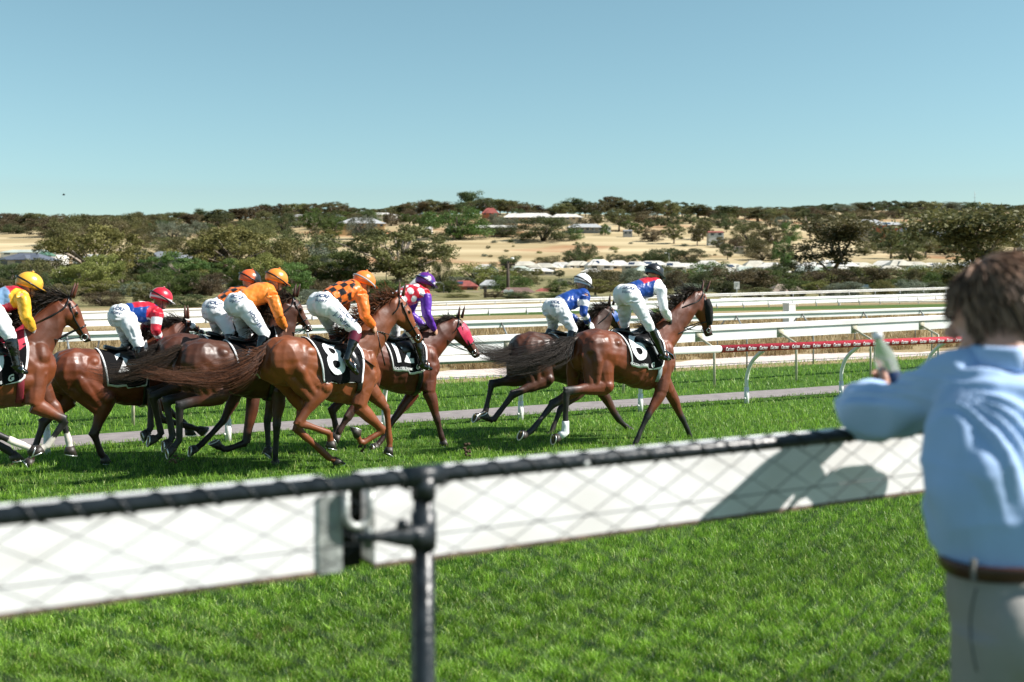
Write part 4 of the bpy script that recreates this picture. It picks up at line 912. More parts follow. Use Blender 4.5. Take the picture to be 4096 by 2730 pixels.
        toe = fr.f * (-sn.z) + UP * (sn.dot(fr.f)); toe = -toe if toe.dot(pd) < 0 else toe
        feet.append((k, cor, pd, sn, toe, spec))
    # neck and head
    pl = fr.pt(Z(poll), poll_lat); mz = fr.pt(Z(muz), muz_lat); hd = (mz - pl); HL = hd.length; hd.normalize()
    jaw = fr.f * -1; jaw = (jaw - hd * jaw.dot(hd)); jaw = jaw if jaw.length > .2 else UP * -1 - hd * (-hd.z); jaw.normalize()
    if jaw.dot(UP) > .5: jaw = -jaw
    hs_ = hd.cross(jaw).normalized(); hsc = HL / .60
    thr = pl + hd * .05 + jaw * .085
    nb = T(.50, 0, 1.34); nk = [nb, lerp(nb, thr, .34) + UP * .015, lerp(nb, thr, .68) + UP * .03, thr - UP * .005]
    add(nk, [(.15 * neck_r, .27), (.115 * neck_r, .215), (.085 * neck_r, .165), (.078, .135)], 18, 'body')
    sec = [(-.07, .055, .045, .045), (0, .06, .085, .066), (.15, .075, .125, .082), (.30, .085, .138, .088), (.44, .075, .118, .074), (.60, .06, .085, .056), (.76, .052, .068, .048), (.90, .052, .064, .050), (.98, .052, .045, .040)]
    add([pl + hd * (t_ * HL) + jaw * (o_ * hsc) for t_, o_, a_, w_ in sec], [(w_ * hsc, a_ * hsc * .93) for t_, o_, a_, w_ in sec], 16, 'head', side=hs_)
    for sd in (-1, 1):
        b.ell(pl + hd * (.27 * HL) + jaw * .12 * hsc + hs_ * (.052 * sd), (.085 * hsc, .035, .085 * hsc), (hd, hs_, jaw)); b.ell(pl + hd * (.30 * HL) + jaw * .025 + hs_ * (.06 * sd), (.05, .03, .028), (hd, hs_, jaw))
        b.ell(pl + hd * (.93 * HL) + jaw * .03 + hs_ * (.034 * sd), (.035, .02, .022), (hd, hs_, jaw))
    b.ell(mz + jaw * .085 * hsc - hd * .075, (.04, .032, .025), (hd, hs_, jaw))
    me = b.remesh(.0125, 3, .5); co = mesh_np(me); bv = bvh_of(me)
    idx, tt = nearest_seg(co.astype(np.float64), [s_[:4] for s_ in segs])
    kinds = np.array([s_[4] for s_ in segs])[idx]; nums = np.array([str(s_[5]) for s_ in segs])[idx]; part = np.array([s_[6] for s_ in segs])[idx]
    coat = np.array(coat) * np.array((.88, .64, .48)); low = np.array(lower if lower is not None else BLK); col = np.tile(coat, (len(co), 1))
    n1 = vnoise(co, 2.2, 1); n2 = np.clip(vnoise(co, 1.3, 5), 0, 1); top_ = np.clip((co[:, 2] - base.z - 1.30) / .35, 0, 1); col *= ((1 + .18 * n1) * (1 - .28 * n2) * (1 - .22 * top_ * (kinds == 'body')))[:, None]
    hgt = np.clip((co[:, 2] - 1.0) / .6, 0, 1)
    fa = np.zeros(len(co)); u_ = (part + tt)
    m_ = kinds == 'upper'; fa[m_] = np.clip((u_[m_] - 1.45) / 1.2, 0, 1)
    fa[(kinds == 'cannon') | (kinds == 'pastern')] = 1.0
    m_ = kinds == 'head'; fa[m_] = np.clip((u_[m_] - 5.6) / 1.6, 0, .75)
    pt_c = points if points is not None else 1.0
    col = col * (1 - fa * pt_c)[:, None] + low * (fa * pt_c)[:, None]
    for sk, lim in socks:
        m_ = (nums == sk) & (((kinds == 'cannon') & (u_ > lim)) | (kinds == 'pastern')); col[m_] = (.62, .56, .50)
    # veins and muscle relief along the normals
    nrm = normals_np(me); disp = .006 * (1 - 2.2 * np.abs(vnoise(co * np.array((1.6, 1.6, .8), np.float32), 1.9, 2))) + .003 * vnoise(co, 9, 3); disp[(kinds != 'body')] *= .5
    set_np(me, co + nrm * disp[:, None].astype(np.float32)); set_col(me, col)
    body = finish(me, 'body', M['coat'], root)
    for k, cor, pd, sn, toe, spec in feet:
        hb = MB(); n = 16; side = sn.cross(toe).normalized(); c0 = cor - pd * .012; c1 = cor + (pd + sn).normalized() * .078 + toe * .012
        px_ = pd.cross(side).normalized(); px_ = px_ if px_.dot(toe) > 0 else -px_
        r0 = [c0 + side * (.045 * math.cos(a)) + px_ * (.047 * math.sin(a)) for a in [6.2832 * i / n for i in range(n)]]
        r1 = [c1 + side * (.068 * math.cos(a)) + toe * (.074 * math.sin(a)) for a in [6.2832 * i / n for i in range(n)]]
        hb.add(r0 + r1, [(i, (i + 1) % n, n + (i + 1) % n, n + i) for i in range(n)] + [tuple(range(n - 1, -1, -1)), tuple(range(n, 2 * n))])
        ho_ = hb.build('hoof', M['hoof'], root)
        sb = MB(); ins = [c1 + sn * .0015 + side * (.055 * math.cos(a)) + toe * (.061 * math.sin(a)) for a in [6.2832 * i / n for i in range(n)]]; sb.add(ins + [c1 - sn * .006], [(i, (i + 1) % n, n) for i in range(n)])
        sb.tube([c1 + sn * .003 - toe * .05, c1 + sn * .007 - toe * .02, c1 + sn * .002 + toe * .02], [.016, .011, .004], 8); sb.build('sole', M['sole'], ho_)
        rb = MB(); arc = [c1 + sn * .004 + side * (.061 * math.cos(a)) + toe * (.067 * math.sin(a)) for a in np.linspace(-1.0, 4.14, 18)]; rb.tube(arc, .0085, 6); rb.build('horseshoe', M['alu'], ho_)
        if spec.get('wrap'):
            wb = MB(); kn = spec['wrap']; a0 = [s_ for s_ in segs if s_[5] == k and s_[4] == 'cannon'][-1]; pa, pb = a0[0], a0[1]
            wb.tube([lerp(pa, pb, .45), lerp(pa, pb, .7), pb, pb + pd * .05, pb + pd * .10], [.046, .048, .055, .052, .05], 14); wb.build('bandage', M['white_cloth'], root)
    # ears, eyes
    for sd in (-1, 1):
        e0 = pl - hd * .01 + hs_ * (.05 * sd) - jaw * .02; ed = (-hd * .55 - jaw * .75 + UP * .55 + hs_ * (.16 * sd)).normalized()
        eb = MB(); sd_ = hs_ * (1 if sd > 0 else -1); path = [e0, e0 + ed * .05, e0 + ed * .10, e0 + ed * .145, e0 + ed * .175]
        eb.tube(path, [(.020, .022), (.030, .020), (.027, .016), (.016, .010), (.003, .003)], 10, side=(hs_ + hd * .6).normalized()); ear = eb.build('ear', M['coat'], root)
        set_col(ear.data, np.tile(np.array(coat) * .55, (len(ear.data.vertices), 1)))
        if not hood:
            ey = MB(); ey.ell(pl + hd * (.30 * HL) + jaw * .025 + hs_ * (.083 * sd), (.022, .012, .017), (hd, hs_, jaw), 10, 8); ey.build('eye', M['eye'], root)
        nb_ = MB(); nb_.ell(pl + hd * (.945 * HL) + jaw * .03 + hs_ * (.052 * sd), (.018, .008, .012), (hd, hs_, jaw), 8, 6); nb_.build('nostril', M['eye'], root)
    hw = lambda t_, ja, sd: pl + hd * (t_ * HL) + jaw * (ja * hsc) + hs_ * (sd)
    # bridle: headpiece, cheek straps, noseband, rings
    def headring(t_, grow=1.04, a0=0, a1=6.2832, n=20, tilt=0.0):
        pts = []
        for a in np.linspace(a0, a1, n):
            ctr = pl + hd * ((t_ + tilt * -math.cos(a)) * HL) + jaw * (.07 * hsc); d = -jaw * math.cos(a) + hs_ * math.sin(a)
            h_ = bv.ray_cast(ctr + d * .6, -d); pts.append((h_[0] if h_[0] is not None else ctr + d * .08) + d * .004)
        return pts
    br = MB(); br.tube(headring(.63), .009, 6); br.tube(headring(.03, tilt=.10), .011, 6); br.tube(headring(.16, a0=-1.6, a1=1.6, n=10), .009, 6)
    for sd in (-1, 1):
        pts = []
        for t_, ja in ((.05, .04), (.2, .07), (.42, .085), (.62, .075), (.84, .075)):
            q = hw(t_, ja, .4 * sd); h_ = bv.ray_cast(q, -hs_ * sd); pts.append((h_[0] if h_[0] is not None else hw(t_, ja, .07 * sd)) + hs_ * (.006 * sd))
        br.tube(pts, .010, 6); bit = pts[-1]
        if sd > 0: bitR = bit
        else: bitL = bit
    bo = br.build('bridle', M['black_leather'] if not hood or hood[0] != 'redbr' else hood[1], root)
    rb = MB()
    for bt in (bitL, bitR): rb.tube([bt + hd * (.033 * math.cos(a)) + jaw * (.033 * math.sin(a)) for a in np.linspace(0, 6.2832, 14)], .006, 6)
    rb.build('bit_ring', M['steel'], bo)
    if hood:                                                         # blinker hood, cheek pieces
        kind, m_ = hood[0], hood[1]
        if kind == 'hood':
            hb = MB(); t0, t1, a0, a1 = hood[2]; vs = []; nu, nv = 12, 20
            for i in range(nu + 1):
                for a in np.linspace(a0, a1, nv):
                    ctr = pl + hd * (lerp(t0, t1, i / nu) * HL) + jaw * (.07 * hsc); d = -jaw * math.cos(a) + hs_ * math.sin(a); h_ = bv.ray_cast(ctr + d * .6, -d); q = h_[0] if h_[0] is not None else ctr + d * .1
                    vs.append(q + d * (.008 + hood[3] * math.sin(math.pi * min(1, i / nu)) * (1 if abs(math.sin(a)) > .5 else .3)))
            hb.add(vs, [(i * nv + j, i * nv + j + 1, (i + 1) * nv + j + 1, (i + 1) * nv + j) for i in range(nu) for j in range(nv - 1)]); hb.build('blinker_hood', m_, root)
        elif kind == 'roll':
            hb = MB(); sd = 1
            for sd in (-1, 1):
                pts = []
                for t_, ja in ((.14, .02), (.3, .025), (.45, .03), (.6, .035), (.72, .04)):
                    q = hw(t_, ja, .4 * sd); h_ = bv.ray_cast(q, -hs_ * sd); pts.append((h_[0] if h_[0] is not None else q) + hs_ * (.012 * sd))
                hb.tube(pts, [.04, .058, .06, .056, .035], 12)
            o = hb.build('cheek_roll', m_, root); s_ = o.modifiers.new('fluff', 'DISPLACE'); tx = bpy.data.textures.new('fluff', 'CLOUDS'); tx.noise_scale = .03; s_.texture = tx; s_.strength = .03
    # mane
    mb = MB(); md = Vector(mane_dir) if mane_dir else (-fr.f * .8 + UP * .25); crest = []
    for i in range(30):
        t_ = i / 29; q = lerp(T(.44, 0, 1.5), pl, t_); h_ = bv.ray_cast(q + UP * .5 - fr.f * .12, (-UP + fr.f * .22).normalized()); crest.append(h_[0] if h_[0] is not None else q)
    for i in range(620):
        t_ = rnd.random(); a = crest[min(29, int(t_ * 29.9))] + fr.f * rnd.uniform(-.02, .02) + fr.r * rnd.uniform(-.02, .02) - UP * .01; L = mane_len * rnd.uniform(.5, 1.25) * (1.0 if t_ < .9 else .7)
        d = (md + Vector((rnd.gauss(0, .30), rnd.gauss(0, .30), rnd.gauss(0, .30)))).normalized(); dr = fr.r * rnd.uniform(-.1, .55)
        pts = [a]; v = (UP * .55 + d * .6 + dr * .2).normalized()
        for j in range(5): v = (v * .6 + (d + dr * .25 - UP * .10 * j) * .5).normalized(); pts.append(pts[-1] + v * (L / 5))
        mb.tube(pts, [.0048, .0052, .0045, .0036, .0025, .0008], 3, caps=False)
    o = mb.build('mane', M['hair'], root, fix=False); n = len(o.data.vertices); t_ = np.repeat(nrng.random(n // 18 + 1), 18)[:n, None]; set_col(o.data, np.array(hair[0]) * (1 - t_) + np.array(hair[1]) * t_)
    # tail
    if tail:
        tb = MB(); dock = T(-.78, 0, 1.44); g = [dock + fr.f * .06] + [fr.pt(Z((x, y)), la) for x, y, wd, la in tail]; wd = [.02] + [t_[2] for t_ in tail]
        tb.tube(g[:3], [.03, .03, .015], 8); strands(tb, 820, dock, g, [q_ * .74 for q_ in wd], .0030, rnd, k=10, wave=.045, tipfrac=(.32, 1.10))
        o = tb.build('tail', M['hair'], root, fix=False); n = len(o.data.vertices); t_ = np.repeat(nrng.random(n // 33 + 1), 33)[:n, None]; set_col(o.data, np.array(hair[0]) * (1 - t_) + np.array(hair[1]) * t_)
    # saddle cloth wrapped on the trunk
    x0, x1 = cloth.get('x', (-.16, .50)); drop = cloth.get('drop', .60); ctr = lambda x: T(x, 0, 1.28)
    def wrap(x, ang, off):                                            # ang from the spine down the right side
        c_ = ctr(x); d = UP * math.cos(ang) + fr.r * math.sin(ang); h_ = bv.ray_cast(c_ + d * .9, -d); q = h_[0] if h_[0] is not None else c_ + d * .3
        if (q - c_).length > .46: q = c_ + d * .33
        return q + d * off
    AR = {}
    def arc(x, L, off):                                               # L metres along the surface from the spine, negative on the far side
        k = round(x, 2)
        if k not in AR:
            tb_ = [0.0]; pv = wrap(x, 0, 0)
            for i in range(1, 27): q = wrap(x, i * .085, 0); tb_.append(tb_[-1] + (q - pv).length); pv = q
            AR[k] = tb_
        a = np.interp(abs(L), AR[k], [i * .085 for i in range(27)]); return wrap(x, a if L >= 0 else -a, off)
    def xfront(L): return x1 + .05 * math.sin(min(1, abs(L) / drop) * 3.1)
    cb = MB(); nu, nv = 26, 40
    vs = []
    for j in range(nv + 1):
        L = drop * (2 * j / nv - 1)
        for i in range(nu + 1):
            x = lerp(x0 + cloth.get('slant', .10) * abs(L) / drop, xfront(L), i / nu); vs.append(arc(x, L * (1 - .06 * (i / nu < .5)), .013 + .005 * math.sin(x * 22 + L * 9)))
    fs = []; mi = []
    for j in range(nv):
        for i in range(nu):
            fs.append((j * (nu + 1) + i, j * (nu + 1) + i + 1, (j + 1) * (nu + 1) + i + 1, (j + 1) * (nu + 1) + i)); mi.append(1 if i in (0, nu - 1) and not (i == 0 and False) or j in (0, nv - 1) else 0)
    cb.add(vs, fs); cb.m = mi; cl = cb.build('saddlecloth', [M['black_cloth'], M['white_cloth']], root)
    md_ = cl.modifiers.new('thick', 'SOLIDIFY'); md_.thickness = .006; md_.offset = 1
    def letter(txt, size, x, L, bold, name, sx_=1.0, rot=0.0):
        tm = text_mesh(txt, size, 0, bold, 0, 6); bm = bmesh.new(); bm.from_mesh(tm); bmesh.ops.triangulate(bm, faces=bm.faces[:])
        for _ in range(3): bmesh.ops.subdivide_edges(bm, edges=[e for e in bm.edges if e.calc_length() > .05], cuts=1); bmesh.ops.triangulate(bm, faces=bm.faces[:])
        bm.to_mesh(tm); bm.free(); lb = MB(); lb.add([arc(x + v.co.x * sx_ + v.co.y * rot, L - v.co.y, .026) for v in tm.vertices], [tuple(q.vertices) for q in tm.polygons]); bpy.data.meshes.remove(tm)
        return lb.build(name, M['white_cloth'], cl, sm=False, fix=False)
    if cloth.get('num'):
        letter(cloth['num'], cloth.get('size', .36), cloth.get('nx', .10), cloth.get('nl', .33), .012, 'number', cloth.get('nsx', 1.0), -.12)
        if cloth.get('logo', True):
            letter('GOLDIN FARMS', .042, cloth.get('nx', .1) - .0, drop - .075, .001, 'lettering'); letter('G', .085, cloth.get('nx', .1) + .24, drop - .085, .004, 'emblem')
    # saddle, girth, breast strap
    sb = MB(); sb.tube([arc(-.06, 0, .05), arc(.10, 0, .035), arc(.24, 0, .04), arc(.34, 0, .075)], [(.13, .03), (.11, .03), (.09, .03), (.06, .035)], 12, side=fr.r)
    for sd in (-1, 1):
        sb.tube([arc(.18, .02 * sd, .045), arc(.22, .16 * sd, .035), arc(.24, .28 * sd, .03)], [(.10, .012), (.12, .012), (.08, .01)], 10, side=fr.f)
    sb.build('saddle', M['black_leather'] if 'saddle' not in cloth else cloth['saddle'], root)
    if cloth.get('pad'):
        pb_ = MB(); vs = []
        for j in range(17):
            for i in range(7): L = .30 * (j / 8 - 1); vs.append(arc(lerp(.16, .50, i / 6), L, .024))
        pb_.add(vs, [(j * 7 + i, j * 7 + i + 1, (j + 1) * 7 + i + 1, (j + 1) * 7 + i) for j in range(16) for i in range(6)]); pb_.build('saddle_pad', cloth['pad'], root)
    gb = MB(); pts = []
    for a in np.linspace(.5, 6.2832 - .5, 40):
        q = wrap(lerp(.30, .44, min(1, (3.1416 - abs(a - 3.1416)) / 2)), a, .014); pts.append(q)
    gb.tube(pts, (.034, .006) if False else [(.036, .007)] * 40, 8, side=fr.f); gb.build('girth', girth_c or M['black_leather'], root)
    return dict(fr=fr, T=T, root=root, bits=(bitL, bitR), Z=Z, arc=arc, wrap=wrap, bvh=bv)
def reins(h, hands, m=None):
    b = MB(); fr = h['fr']
    for sd, bt in ((-1, h['bits'][0]), (1, h['bits'][1])):
        hd = hands[0] if sd < 0 else hands[1]; m1 = lerp(bt, hd, .5) + fr.r * (.07 * sd) - UP * .035
        b.tube(smoothpath([bt, m1, hd, hd - UP * .1 - fr.f * .02], 5), [(.011, .005)] * 16, 6)
    b.tube(smoothpath([hands[1], lerp(hands[0], hands[1], .5) - UP * .16, hands[0]], 5), .008, 6)
    b.build('reins', m or M['black_leather'], h['root'])
# ------------------------------------------------------------------ jockeys
M['silk'] = vmat('satin_silk', .38, .4, .55, 8, .035, sheen=.05, var=.06, vscale=12)
M['breeches'] = vmat('white_breeches', .65, .3, .35, 16, .012, var=.03, vscale=10)
M['helmet_silk'] = vmat('helmet_silk', .30, .6, .3, 30, .006, var=.06, vscale=12)
M['goggle'] = mat('goggle_lens', (.01, .01, .012), .1, .1, 10, spec=.8)
M['hairbr'] = mat('brown_hair', (.12, .065, .03), .5, .4, 40)
WHITE = (.78, .78, .79)
def fingers(b, ha, a, k, n, sc=1.0, curl=1.0):
    """palm, four bent fingers and a thumb from the wrist ha: a along the hand, k across towards the thumb, n out of the palm"""
    b.ell(ha + a * .045 * sc, (.052 * sc, .042 * sc, .017 * sc), (a, k, n), 12, 8)
    for i in range(4):
        ln = (1.0, 1.1, 1.03, .82)[i] * sc; p0 = ha + a * (.078 + (.004, .008, .005, -.002)[i]) * sc + k * ((.030 - .0205 * i) * sc)
        c = curl * (1 + .06 * i); p1 = p0 + (a * (.040 * math.cos(c * .7)) + n * (.040 * math.sin(c * .7))) * ln
        p2 = p1 + (a * (.028 * math.cos(c * 2.1)) + n * (.028 * math.sin(c * 2.1))) * ln; p3 = p2 + (a * (.022 * math.cos(c * 3.2)) + n * (.022 * math.sin(c * 3.2))) * ln
        b.tube([p0 - a * .03 * sc, p0, p1, p2, p3], [.0085 * sc, .0095 * sc, .0088 * sc, .008 * sc, .0062 * sc], 8)
    t0 = ha + a * .022 * sc + k * .030 * sc; b.tube([t0, t0 + (a * .028 + k * .018 + n * .010) * sc, t0 + (a * .055 + k * .016 + n * .022) * sc, t0 + (a * .074 + k * .006 + n * .030) * sc], [.0125 * sc, .0115 * sc, .0100 * sc, .0075 * sc], 8)

def jockey(h, label, z, J, silk_fn, helm_fn, boot='patent', band=None, text=True, head_f=None, gloves=None, breech=WHITE, thigh_text=None, hairc=None, strap=None, peak_c=None):
    fr = h['fr']; Z = lambda q: zz(z, *q); rnd = random.Random(len(label))
    def P(k):
        v = J[k]; return fr.pt(Z(v[:2]), v[2])
    def mirror(v, sh=0.0):
        x, y, zc = fr.loc(v); return fr.w(x + sh, -y, zc)
    pel, ch, hd = P('pel'), P('ch'), P('hd'); g = {}
    for k, dl in (('hip', .10), ('kn', .30), ('an', .33), ('toe', .34), ('sh', .18), ('el', .23), ('ha', .07)):
        if k == 'hip' and 'hipR' not in J: g['hipR'] = pel + fr.r * .095 + fr.f * .02 - UP * .04
        else: g[k + 'R'] = P(k + 'R')
        g[k + 'L'] = P(k + 'L') if k + 'L' in J else mirror(g[k + 'R'], rnd.uniform(-.04, .05) if k in ('ha', 'kn') else 0)
    t = (ch - pel).normalized(); base = h['arc'](.12, 0, 0)
    root = tag(empty('person', base), label, 'person', 'jockeys riding the race horses')
    fd = Vector(head_f[0] * fr.f + head_f[1] * fr.r + head_f[2] * UP).normalized() if head_f else (fr.f * .95 - UP * .28).normalized()
    hr = fd.cross(UP).normalized(); hu = hr.cross(fd).normalized()
    # ---- body
    b = MB(); neck0 = ch + t * .07 + UP * .02
    b.tube([pel - t * .05, lerp(pel, ch, .3), lerp(pel, ch, .7), ch + t * .05], [(.12, .09), (.115, .085), (.135, .095), (.10, .07)], 14, side=fr.r)
    b.tube([neck0 - t * .05, lerp(neck0, hd, .5), hd - hu * .02], [.062, .052, .05], 10)
    b.ell(hd + hu * .015, (.095, .076, .105), (fd, hr, hu), 14, 10); b.ell(hd + fd * .035 - hu * .06, (.058, .055, .055), (fd, hr, hu), 12, 8)
    b.tube([hd + fd * .088 + hu * .012, hd + fd * .112 - hu * .028, hd + fd * .092 - hu * .036], [.010, .015, .010], 8)
    b.ell(hd + fd * .085 - hu * .066, (.014, .024, .012), (fd, hr, hu), 8, 6)
    for sd in (-1, 1):
        b.ell(hd + hr * .076 * sd - hu * .012 - fd * .01, (.020, .010, .032), (fd, hr, hu), 8, 6)
        s_ = 'R' if sd > 0 else 'L'
        b.tube([g['sh' + s_], lerp(g['sh' + s_], g['el' + s_], .5), g['el' + s_], lerp(g['el' + s_], g['ha' + s_], .4), g['ha' + s_]], [.05, .042, .036, .036, .026], 10)
        b.tube([ch, g['sh' + s_]], [.06, .055], 10)
        b.tube([g['hip' + s_], lerp(g['hip' + s_], g['kn' + s_], .5), g['kn' + s_], lerp(g['kn' + s_], g['an' + s_], .3), g['an' + s_], lerp(g['an' + s_], g['toe' + s_], .5) - UP * .045], [.085, .072, .052, .05, .033, .022], 10)
        a = (g['ha' + s_] - g['el' + s_]).normalized(); k = (UP - a * a.z); k = k.normalized() if k.length > .1 else fr.f; n = a.cross(k); n = n if n.dot(fr.r) * sd < 0 else -n
        fingers(b, g['ha' + s_], a, k, n, 1.05)
    me = b.remesh(.0085, 3, .5); co = mesh_np(me); col = np.tile((.50, .27, .18), (len(co), 1))
    if hairc is not None:
        dh = (co - np.array(hd)) @ np.array(fd); lowh = np.linalg.norm(co - np.array(hd - fd * .06 - hu * .03), axis=1) < .095; col[lowh & (dh < .0)] = hairc
    if gloves is not None:
        for s_ in 'LR': col[np.linalg.norm(co - np.array(g['ha' + s_]), axis=1) < .115] = gloves
    set_col(me, col); body = finish(me, 'body', M['skinv'], root)
    # eyes
    for sd in (-1, 1):
        e = MB(); e.ell(hd + fd * .090 + hr * .031 * sd + hu * .012, (.010, .014, .009), (fd, hr, hu), 8, 6); e.build('eye', M['eye'], root)
    # ---- breeches
    b = MB(); segs = []
    b.ell(pel, (.15, .165, .13), (t, fr.r, t.cross(fr.r).normalized()), 16, 12)
    b.tube([pel - t * .02, lerp(pel, ch, .28)], [(.165, .135), (.150, .115)], 16, side=fr.r)
    for s_, sd in (('R', 1), ('L', -1)):
        hp, kn, an = g['hip' + s_], g['kn' + s_], g['an' + s_]; ck = (kn - hp)
        b.ell(pel + fr.r * (.088 * sd) - fr.f * .035 - UP * .025, (.135, .105, .150), (fr.f, fr.r, UP), 14, 10)
        b.tube([hp - ck * .05, hp + ck * .3, hp + ck * .7, kn, lerp(kn, an, .22)], [.118, .108, .084, .069, .060], 14)
    me = b.remesh(.011, 5, .5); co = mesh_np(me); nr = normals_np(me)
    wr = .009 * np.sin((co @ np.array(UP)) * 62 + 3 * vnoise(co, 6, 4)) * np.clip(vnoise(co, 4, 5), 0, 1) + .004 * vnoise(co, 9, 6); set_np(me, co + nr * wr[:, None].astype(np.float32))
    set_col(me, np.tile(breech, (len(co), 1))); bv = bvh_of(me); br = finish(me, 'breeches', M['breeches'], root)
    def project(txt, size, c, X, Y, nb, name, bold=.0, off=.004, m='navy_ink'):
        tm = text_mesh(txt, size, 0, bold, 0, 4); lb = MB(); vs = []
        for v in tm.vertices:
            q = c + X * v.co.x + Y * v.co.y; h_ = bv.ray_cast(q + nb * .5, -nb); vs.append((h_[0] if h_[0] is not None else q + nb * .12) + nb * off)
        lb.add(vs, [tuple(p.vertices) for p in tm.polygons]); bpy.data.meshes.remove(tm); return lb.build(name, M[m], br, sm=False, fix=False)
    if text:
        nb = (-fr.f * .72 + UP * .30 + fr.r * .50).normalized(); X = (fr.r * .9 + fr.f * .45); X = (X - nb * X.dot(nb)).normalized(); Y = nb.cross(X); c = pel + nb * .05 + Y * .012 + fr.r * .062
        project('LUCRF', .058, c + Y * .024, X, Y, nb, 'lettering', .0022); project('super', .064, c - Y * .032, X, Y, nb, 'lettering', .0002)
    if thigh_text:
        for txt, sz, off_ in thigh_text:
            hp, kn = g['hipR'], g['knR']; X = (kn - hp).normalized(); nb = (fr.r - X * fr.r.dot(X)).normalized(); Y = nb.cross(X); project(txt, sz, lerp(hp, kn, .55) + Y * off_, X, Y, nb, 'lettering', .001)
    # ---- silks
    b = MB(); segs = []
    w0 = lerp(pel, ch, .16)
    dn = t.cross(fr.r); dn = dn if dn.z > 0 else -dn
    tp = [w0, lerp(pel, ch, .42), lerp(pel, ch, .75), ch + t * .02, ch + t * .085]
    rr = [(.150, .118), (.158, .128), (.180, .138), (.175, .115), (.085, .075)]
    b.tube([p + dn * o for p, o in zip(tp, (.01, .01, .0, .0, .005))], rr, 18, side=fr.r)
    for i in range(4): segs.append((tp[i], tp[i + 1], (.13, .125, .105, .08)[i], (.125, .105, .08, .06)[i], 'torso'))
    for s_, sd in (('R', 1), ('L', -1)):
        sh, el, ha = g['sh' + s_], g['el' + s_], g['ha' + s_]; wr_ = ha - (ha - el).normalized() * .02
        b.tube([ch, lerp(ch, sh, .6), sh], [.085, .085, .078], 12); b.tube([sh, lerp(sh, el, .4), el, lerp(el, wr_, .5), wr_], [.076, .070, .060, .055, .040], 12)
        segs += [(sh, el, .07, .06, 'upper' + s_), (el, wr_, .055, .04, 'lower' + s_)]
    me = b.remesh(.011, 4, .5); co = mesh_np(me); nr = normals_np(me)
    wv = .007 * vnoise(co, 3.5, 7) + .006 * np.abs(vnoise(co * np.array((1, 1, .5), np.float32), 6, 8)) + .002 * vnoise(co, 14, 9); set_np(me, co + nr * wv[:, None].astype(np.float32))
    idx, tt = nearest_seg(co.astype(np.float64), [s_[:4] for s_ in segs]); kd = np.array([s_[4] for s_ in segs])[idx]
    d = co - np.array(pel); u_ = d @ np.array(t); L = (ch - pel).length; lat_ = d @ np.array(fr.r); up_ = d @ np.array(dn)
    col = silk_fn(kd, tt, u_, u_ / L, lat_, up_, co, np.arctan2(lat_, up_)); set_col(me, col); finish(me, 'silks', M['silk'], root)
    # ---- boots
    for s_, sd in (('R', 1), ('L', -1)):
        kn, an, toe = g['kn' + s_], g['an' + s_], g['toe' + s_]; k0 = lerp(kn, an, .10); fdir = (toe - an).normalized()
        b = MB(); b.tube([k0, lerp(k0, an, .12), lerp(k0, an, .4), lerp(k0, an, .75), an + (k0 - an).normalized() * .02, an - (k0 - an).normalized() * .05], [.064, .067, .064, .048, .045, .042], 14)
        heel = an - fdir * .045 - UP * .055; b.tube([heel, an - UP * .055 + fdir * .03, lerp(an, toe, .6) - UP * .045, toe - UP * .03, toe + fdir * .02 - UP * .03], [(.036, .034), (.042, .042), (.046, .036), (.038, .026), (.012, .010)], 12, side=fr.r)
        me = b.remesh(.009, 3, .5); bo = finish(me, 'boot', M[boot], root)
        if band is not None:
            bb = MB(); bb.tube([lerp(kn, an, .06), lerp(kn, an, .14), lerp(kn, an, .40)], [.070, .0735, .0700], 16, caps=False); bb.build('boot_top', band, bo)
        ib = MB(); c = lerp(an, toe, .55) - UP * .062; sx = fr.r
        ib.tube([c + sx * (.062 * math.cos(a)) + UP * (.10 * max(0, math.sin(a)) + .012 * min(0, math.sin(a))) for a in np.linspace(0, 6.2832, 20)], .007, 6); ib.build('stirrup', M['steel'], root)
        lb = MB(); tp_ = h['arc'](.22, .20 * sd, .03); lb.tube([c + UP * .10, lerp(c + UP * .1, tp_, .5), tp_], [(.014, .003)] * 3, 6, side=fr.f); lb.build('stirrup_leather', M['black_leather'], root)
    # ---- helmet, goggles
    hb = MB(); hc = hd + hu * .035 - fd * .008; n, m_ = 28, 14; vs = [hc + hu * .126]
    for i in range(1, m_ + 1):
        th = (math.pi * .62) * i / m_
        for j in range(n):
            ph = 6.2832 * j / n; vs.append(hc + fd * (.143 * math.sin(th) * math.cos(ph)) + hr * (.118 * math.sin(th) * math.sin(ph)) + hu * (.126 * math.cos(th)))
    fs = [(0, 1 + j, 1 + (j + 1) % n) for j in range(n)] + [(1 + i * n + j, 1 + (i + 1) * n + j, 1 + (i + 1) * n + (j + 1) % n, 1 + i * n + (j + 1) % n) for i in range(m_ - 1) for j in range(n)]
    hb.add(vs, fs); hb.ell(hc + hu * .132, (.014, .014, .011), (fd, hr, hu), 8, 6)
    o = hb.build('helmet', M['helmet_silk'], root); cw = mesh_np(o.data) + np.array(world_loc(root)); dd = cw - np.array(hc)
    set_col(o.data, helm_fn(dd @ np.array(fd), dd @ np.array(hr), dd @ np.array(hu)))
    sd_ = o.modifiers.new('thick', 'SOLIDIFY'); sd_.thickness = .012
    pb = MB(); pc = hc + fd * .135 - hu * .028; pb.ell(pc, (.062, .085, .010), (fd - hu * .25, hr, hu), 16, 6); pk = pb.build('peak', M['helmet_silk'], o); set_col(pk.data, np.tile(peak_c if peak_c is not None else helm_fn(np.array([.14]), np.array([0.0]), np.array([-.02]))[0], (len(pk.data.vertices), 1)))
